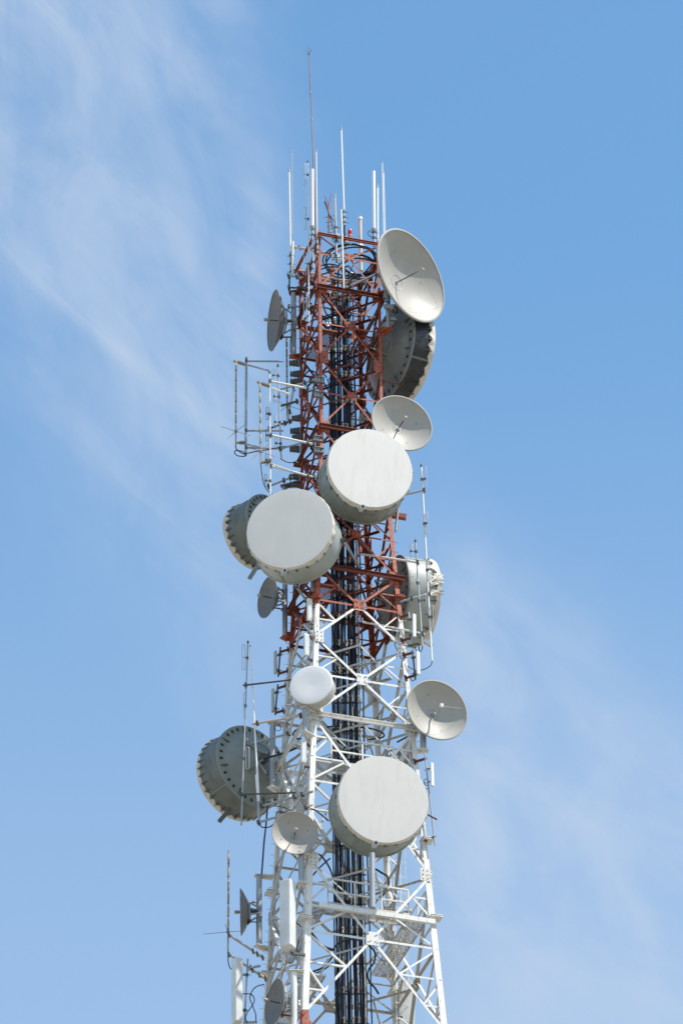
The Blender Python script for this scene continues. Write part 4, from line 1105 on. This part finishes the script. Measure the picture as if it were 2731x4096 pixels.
mb = MB(); mb.box(P('K', 1070, 690, -3.1), U, W_, V((0, 0, 1)), .5, .07, .09); mb.build('panel_bracket', M['dark'], BP)

flush_arms()
# ------------------------------------------------------------------ loose cables
def wire(pts, r, label, m='wire', n=7):
    o = MB().tube(smooth_path(pts, n), r, 6).build('loose_cable', M[m]); tag(o, label, 'cable')
def W2(z, Y, *xy): return [P(z, x, y, Y) for x, y in xy]
wire(W2('C', .3, (244, 1125), (250, 1165), (300, 1205), (345, 1225), (330, 1243), (260, 1235), (232, 1205), (245, 1182), (310, 1190), (352, 1212), (450, 1192), (600, 1170), (740, 1140), (890, 1135)), .02, 'looped black cable under the outermost sleeved antenna, running right to the tower')
wire(W2('C', -2.0, (505, 1320), (515, 1420), (540, 1540), (580, 1605), (630, 1640)), .016, 'black cable drooping from the sleeved antenna by the bright mast')
wire(W2('C', -.8, (720, 1272), (770, 1300), (830, 1308), (890, 1285)), .016, 'short black cable sagging from the grey looped mast foot')
wire(W2('C', .5, (930, 450), (965, 390), (1010, 348), (1060, 358), (1100, 390)), .028, 'thick black cable arching over between left and near legs')
wire(W2('C', -1.0, (1160, 470), (1190, 520), (1215, 570), (1225, 700)), .028, 'black cable bending from the near leg clamp down to the bundle')
wire(W2('F', -.9, (985, 1555), (970, 1600), (900, 1640), (820, 1650), (740, 1610), (670, 1530), (645, 1490), (590, 1370)), .016, 'black cable sagging from the tallest right mast back to the white leg')
wire(W2('F', -1.3, (885, 1405), (878, 1440), (850, 1460), (815, 1430), (808, 1380)), .016, 'black cable loop under the shorter right mast')
wire(W2('F', -1.2, (840, 1368), (780, 1385), (720, 1395), (690, 1375)), .016, 'black cable under the slim panel in front of the torn drum')
wire(W2('F', -1.3, (850, 1375), (852, 1455)), .02, 'short black cable tail below the torn drum', n=2)
wire(W2('F', -1.4, (805, 1700), (770, 1715), (765, 1745), (785, 1760), (805, 1745), (800, 1712)), .014, 'small black cable loop below the lower right slim panel')
wire(W2('G', .6, (1250, 1010), (1200, 1055), (1120, 1110), (1105, 1150), (1140, 1185), (1190, 1190)), .03, 'thick black cable curling left of the pole under the small drum')
wire(W2('G', .6, (1250, 1230), (1150, 1280), (1020, 1335), (900, 1370), (790, 1400)), .036, 'thick black cable feeding the hub of the huge dark drum')
wire(W2('G', .9, (960, 1035), (920, 1055), (915, 1090), (950, 1108), (978, 1085), (965, 1050), (930, 1045)), .012, 'thin wire loop hanging by the pole at the white legs')
wire(W2('G', -2.2, (1270, 1180), (1280, 1240), (1310, 1280), (1330, 1250), (1320, 1200), (1290, 1160)), .02, 'black cable loop on the near leg over the gratings')
wire(W2('H', .4, (10, 820), (60, 800), (250, 800), (440, 815), (560, 845), (615, 885), (590, 915), (450, 940)), .03, 'thick black cable looping right behind the white bracing')
wire(W2('H', -.8, (750, 965), (850, 910), (985, 835)), .03, 'black cable running up to the open dish with the hook feed')
wire(W2('H', -1.5, (1075, 1420), (1035, 1400), (1035, 1360), (1060, 1350), (1080, 1400), (1080, 1440), (1040, 1458)), .012, 'tangle of thin wire by the slim panel right of the lowest drum')
wire(W2('I', -1.5, (615, 510), (650, 545), (720, 545), (770, 510), (795, 450), (800, 400), (830, 385), (900, 392)), .02, 'black cable looping under the tapered whip sleeve')
wire(W2('I', -1.6, (780, 325), (860, 335), (920, 355), (950, 378)), .015, 'thin black cable over the small open dish')
wire(W2('I', -2.7, (1150, 355), (1200, 365), (1260, 410), (1345, 480)), .026, 'black cable between the near leg and the lowest drum')
wire(W2('I', 1.0, (710, 280), (700, 400), (690, 520), (670, 700), (655, 900), (645, 1035)), .03, 'long dark blue cable dropping from the dark drum past the small open dish')
wire(W2('I', -1.2, (1160, 815), (1230, 825), (1270, 850), (1330, 930), (1370, 1010), (1390, 1075)), .03, 'black cable curving down right of the small open dish')
wire(W2('I', -1.0, (1360, 870), (1290, 930), (1220, 1000), (1150, 1090), (1140, 1130)), .026, 'black cable crossing behind the rails below the small dish')
wire(W2('J', -.3, (560, 730), (600, 712), (660, 725), (720, 760), (780, 800), (795, 880), (760, 960), (720, 1010), (670, 1045)), .034, 'thick black cable hoop inside the handrail right of the pale pole')
wire(W2('K', -2.2, (1050, 300), (1110, 345), (1130, 400), (1130, 500), (1100, 640), (1070, 680), (1062, 600), (1090, 500), (1125, 440), (1150, 340), (1190, 310), (1230, 380)), .018, 'twisted black cable loops on the near leg beside the rounded box')
wire(W2('K', -.6, (1240, 430), (1290, 490), (1350, 570), (1450, 620), (1520, 640)), .05, 'thick black cable branching off the bundle to the near leg')
wire(W2('K', -.6, (1200, 920), (1290, 900), (1380, 860), (1450, 790), (1520, 700)), .034, 'black cable swinging from the near leg up into the bundle')
wire(W2('K', -.5, (1200, 955), (1310, 925), (1420, 870), (1510, 790)), .024, 'thinner black cable swinging beside the one to the bundle')
wire(W2('K', .1, (650, 1070), (560, 1095), (500, 1150), (470, 1240), (500, 1330), (540, 1440), (545, 1530)), .018, 'left strand of the crossing black cables behind the bottom box antenna')
wire(W2('K', .1, (440, 1560), (415, 1490), (440, 1420), (490, 1350), (525, 1280), (510, 1220), (460, 1190), (310, 1193)), .018, 'right strand of the crossing black cables behind the bottom box antenna')
wire(W2('K', .2, (195, 700), (200, 800), (225, 870), (260, 875), (290, 820), (320, 800)), .018, 'black cable hanging from the free standing sleeved antenna')
wire(W2('L', -.8, (110, 620), (160, 560), (250, 520), (340, 505), (470, 525)), .034, 'black cable arching across the bundle near the bottom gusset')
wire(W2('L', -.6, (540, 580), (600, 630), (630, 700), (610, 800), (550, 880), (530, 960), (560, 1050), (620, 1110), (670, 1190)), .034, 'black cable snaking right of the bundle at the bottom')
wire(W2('L', -.5, (640, 700), (700, 760), (760, 790)), .012, 'thin wire right of the snaking bottom cable', n=3)
wire(W2('B', .75, (310, 400), (308, 480), (312, 540), (340, 562), (370, 540), (400, 480), (450, 400)), .03, 'black cable hooking round the foot of the outermost left whips')
wire(W2('B', .9, (320, 880), (314, 940), (318, 1010)), .014, 'thin wire hanging on the pole of the upper left dish', n=4)
wire(W2('A', -.3, (960, 1515), (930, 1520), (925, 1545), (945, 1562), (965, 1560)), .012, 'small wire hoop at the flange of the thick tube near the big dish')
wire(W2('A', -1.2, (740, 1475), (738, 1520), (744, 1560), (735, 1600)), .035, 'black cable tail under the second tallest whip')
wire(W2('B', -.2, (565, 570), (590, 680), (640, 740), (680, 800)), .03, 'black cable sweeping into the top of the bundle from the left')
wire(W2('B', .1, (700, 300), (690, 400), (690, 560), (720, 700)), .034, 'black cable dropping from the head coils into the bundle')
wire(W2('B', .0, (960, 200), (975, 260), (900, 370), (790, 430), (760, 560), (740, 700)), .03, 'black cable curving from the right of the head down into the bundle')

# ------------------------------------------------------------------ ground
def ground():
    mb = MB(); n = 48; L_ = 6000
    vs = []; fs = []
    for i in range(n + 1):
        for j in range(n + 1):
            vs.append(V((-L_ + 2 * L_ * i / n, -L_ + 2 * L_ * j / n, 0)))
    for i in range(n):
        for j in range(n):
            a = i * (n + 1) + j; fs.append((a, a + n + 1, a + n + 2, a + 1))
    mb.add(vs, fs)
    g = bpy.data.materials.new('pale_dry_ground'); g.use_nodes = True; nt = g.node_tree
    nz = nt.nodes.new('ShaderNodeTexNoise'); nz.inputs['Scale'].default_value = .05; nz.inputs['Detail'].default_value = 10
    cr = nt.nodes.new('ShaderNodeValToRGB'); cr.color_ramp.elements[0].color = (.15, .14, .10, 1); cr.color_ramp.elements[1].color = (.30, .27, .22, 1)
    cr.color_ramp.elements[0].position = .35; cr.color_ramp.elements[1].position = .65
    ge = nt.nodes.new('ShaderNodeNewGeometry')
    nt.links.new(ge.outputs['Position'], nz.inputs['Vector']); nt.links.new(nz.outputs[0], cr.inputs[0]); nt.links.new(cr.outputs[0], nt.nodes['Principled BSDF'].inputs['Base Color'])
    nt.nodes['Principled BSDF'].inputs['Roughness'].default_value = .9
    o = mb.build('ground', g); o['kind'] = 'structure'
ground()
for k in 'NRLB':
    p = leg(k, 0); p.z = 0
    MB().beam(p, p + V((0, 0, .5)), U, W_, 1.4, 1.4).build('footing', M['panelgrey'], tower)

# ------------------------------------------------------------------ light and sky
SUN_AZ, SUN_EL = R(63), R(59)      # azimuth to the right of "behind the camera"
sv = V((math.sin(SUN_AZ) * math.cos(SUN_EL), -math.cos(SUN_AZ) * math.cos(SUN_EL), math.sin(SUN_EL)))
sl = bpy.data.lights.new('sun', 'SUN'); sl.energy = 5.3; sl.angle = R(.5); sl.color = (1, .94, .84)
so = bpy.data.objects.new('sun', sl); COL.objects.link(so); so.rotation_euler = sv.to_track_quat('Z', 'Y').to_euler(); so.location = (30, -30, 140)

w = bpy.data.worlds.new('World'); scene.world = w; w.use_nodes = True; nt = w.node_tree; N = nt.nodes; Lk = nt.links
bg = N['Background']; bg.inputs['Strength'].default_value = .1
sky = N.new('ShaderNodeTexSky'); sky.sky_type = 'NISHITA'; sky.sun_disc = False; sky.sun_elevation = SUN_EL
sky.sun_rotation = math.atan2(sv.x, sv.y); sky.altitude = 600; sky.air_density = 1.0; sky.dust_density = .6; sky.ozone_density = 1.5
def mth(op, *a):
    q = N.new('ShaderNodeMath'); q.operation = op
    for i, x in enumerate(a):
        if isinstance(x, (int, float)): q.inputs[i].default_value = x
        else: Lk.new(x, q.inputs[i])
    return q.outputs[0]
tc = N.new('ShaderNodeTexCoord'); sp = N.new('ShaderNodeSeparateXYZ'); Lk.new(tc.outputs['Generated'], sp.inputs[0])
az = mth('ARCTAN2', sp.outputs['X'], sp.outputs['Y'])
el = mth('ARCSINE', sp.outputs['Z'])
u = mth('DIVIDE', az, R(9.4)); v = mth('DIVIDE', mth('SUBTRACT', el, R(34.3)), R(9.4))   # u -0.5..0.5, v -0.56..0.56 in view
def blob(u0, v0, su, sv_, rot, amp):
    c, s = math.cos(R(rot)), math.sin(R(rot))
    du = mth('SUBTRACT', u, u0); dv = mth('SUBTRACT', v, v0)
    a = mth('DIVIDE', mth('ADD', mth('MULTIPLY', du, c), mth('MULTIPLY', dv, s)), su)
    b = mth('DIVIDE', mth('SUBTRACT', mth('MULTIPLY', dv, c), mth('MULTIPLY', du, s)), sv_)
    r2 = mth('ADD', mth('MULTIPLY', a, a), mth('MULTIPLY', b, b))
    return mth('MULTIPLY', mth('POWER', 2.71828, mth('MULTIPLY', r2, -1.0)), amp)
def uvn(scale, rot, sx, sy, det=6, rough=.6, dist=.6, seed=0):
    cb = N.new('ShaderNodeCombineXYZ'); Lk.new(u, cb.inputs[0]); Lk.new(v, cb.inputs[1]); cb.inputs[2].default_value = seed
    mp = N.new('ShaderNodeMapping'); mp.inputs['Rotation'].default_value = (0, 0, R(rot)); Lk.new(cb.outputs[0], mp.inputs[0])
    mp2 = N.new('ShaderNodeMapping'); mp2.inputs['Scale'].default_value = (sx, sy, 1); Lk.new(mp.outputs[0], mp2.inputs[0])
    nz = N.new('ShaderNodeTexNoise'); nz.inputs['Scale'].default_value = scale; nz.inputs['Detail'].default_value = det
    nz.inputs['Roughness'].default_value = rough; nz.inputs['Distortion'].default_value = dist; Lk.new(mp2.outputs[0], nz.inputs['Vector'])
    return nz.outputs[0]
def rng(x, a, b, c=0., d=1.):
    q = N.new('ShaderNodeMapRange'); q.interpolation_type = 'SMOOTHSTEP'
    q.inputs['From Min'].default_value = a; q.inputs['From Max'].default_value = b; q.inputs['To Min'].default_value = c; q.inputs['To Max'].default_value = d
    Lk.new(x, q.inputs['Value']); return q.outputs[0]
def add(*a):
    r = a[0]
    for x in a[1:]: r = mth('ADD', r, x)
    return r
streak1 = uvn(3.2, 42, 1.0, 2.0, 8, .6, 1.2, 1.3)
streak2 = uvn(3.4, 70, 1.0, 2.0, 8, .6, 1.3, 4.1)
fibre_ = uvn(6.0, 36, .7, 5.0, 6, .6, .5, 2.2)
streak3 = uvn(3.2, 35, 1.0, 2.0, 6, .55, .9, 9.4)
big = uvn(2.2, 0, 1, 1.1, 5, .55, .5, 7)
wav = mth('MULTIPLY', mth('SUBTRACT', big, .5), .35)
e1 = rng(add(u, mth('MULTIPLY', v, .12), wav), .09, -.20)
e2 = rng(add(v, mth('MULTIPLY', u, .88), .19, wav), -.26, .22)
e3 = rng(add(v, mth('MULTIPLY', u, .62), -.06, wav), .14, -.14)
e4 = mth('MULTIPLY', rng(u, .03, .18), rng(v, -.62, -.36, .55, 1))
left = mth('MULTIPLY', e1, e2)
tex1 = add(mth('MULTIPLY', rng(streak1, .30, .70), .22), mth('MULTIPLY', rng(streak2, .32, .70), .20), mth('MULTIPLY', rng(fibre_, .38, .68), .06), .13)
fib = mth('MULTIPLY', add(blob(-.34, .215, .22, .016, -34, .20), blob(-.42, .57, .09, .022, -46, .3), blob(-.12, .24, .035, .14, -8, .30), blob(-.27, .02, .2, .02, -42, .12), blob(-.05, .05, .16, .015, -20, .08)), rng(fibre_, .3, .62, .35, 1))
right = mth('MULTIPLY', e3, e4)
tex2 = add(mth('MULTIPLY', rng(streak3, .32, .66), .24), mth('MULTIPLY', rng(streak1, .35, .68), .16), .13)
haze = rng(v, .35, -.62, .02, .34)
mask = add(mth('MULTIPLY', left, tex1), mth('MULTIPLY', right, tex2), haze, fib)
mask = mth('MINIMUM', mask, .8)
TINT = (1.76, 2.42, 2.46, 1)
tint = N.new('ShaderNodeMix'); tint.data_type = 'RGBA'; tint.blend_type = 'MULTIPLY'; tint.inputs[0].default_value = 1
Lk.new(sky.outputs[0], tint.inputs['A']); tint.inputs['B'].default_value = TINT
mx = N.new('ShaderNodeMix'); mx.data_type = 'RGBA'; Lk.new(mask, mx.inputs[0]); Lk.new(tint.outputs['Result'], mx.inputs['A']); mx.inputs['B'].default_value = (6.0, 7.0, 8.5, 1)
fill_haze = N.new('ShaderNodeMix'); fill_haze.data_type = 'RGBA'; Lk.new(rng(el, R(26), R(2), 0, .85), fill_haze.inputs[0]); Lk.new(mx.outputs['Result'], fill_haze.inputs['A']); fill_haze.inputs['B'].default_value = (9.0, 8.7, 8.2, 1)  # bright haze towards the horizon, out of view, added as fill light
Lk.new(fill_haze.outputs['Result'], bg.inputs['Color'])

scene.render.engine = 'CYCLES'
scene.cycles.max_bounces = 6
scene.view_settings.view_transform = 'Standard'; scene.view_settings.look = 'None'; scene.view_settings.exposure = 0
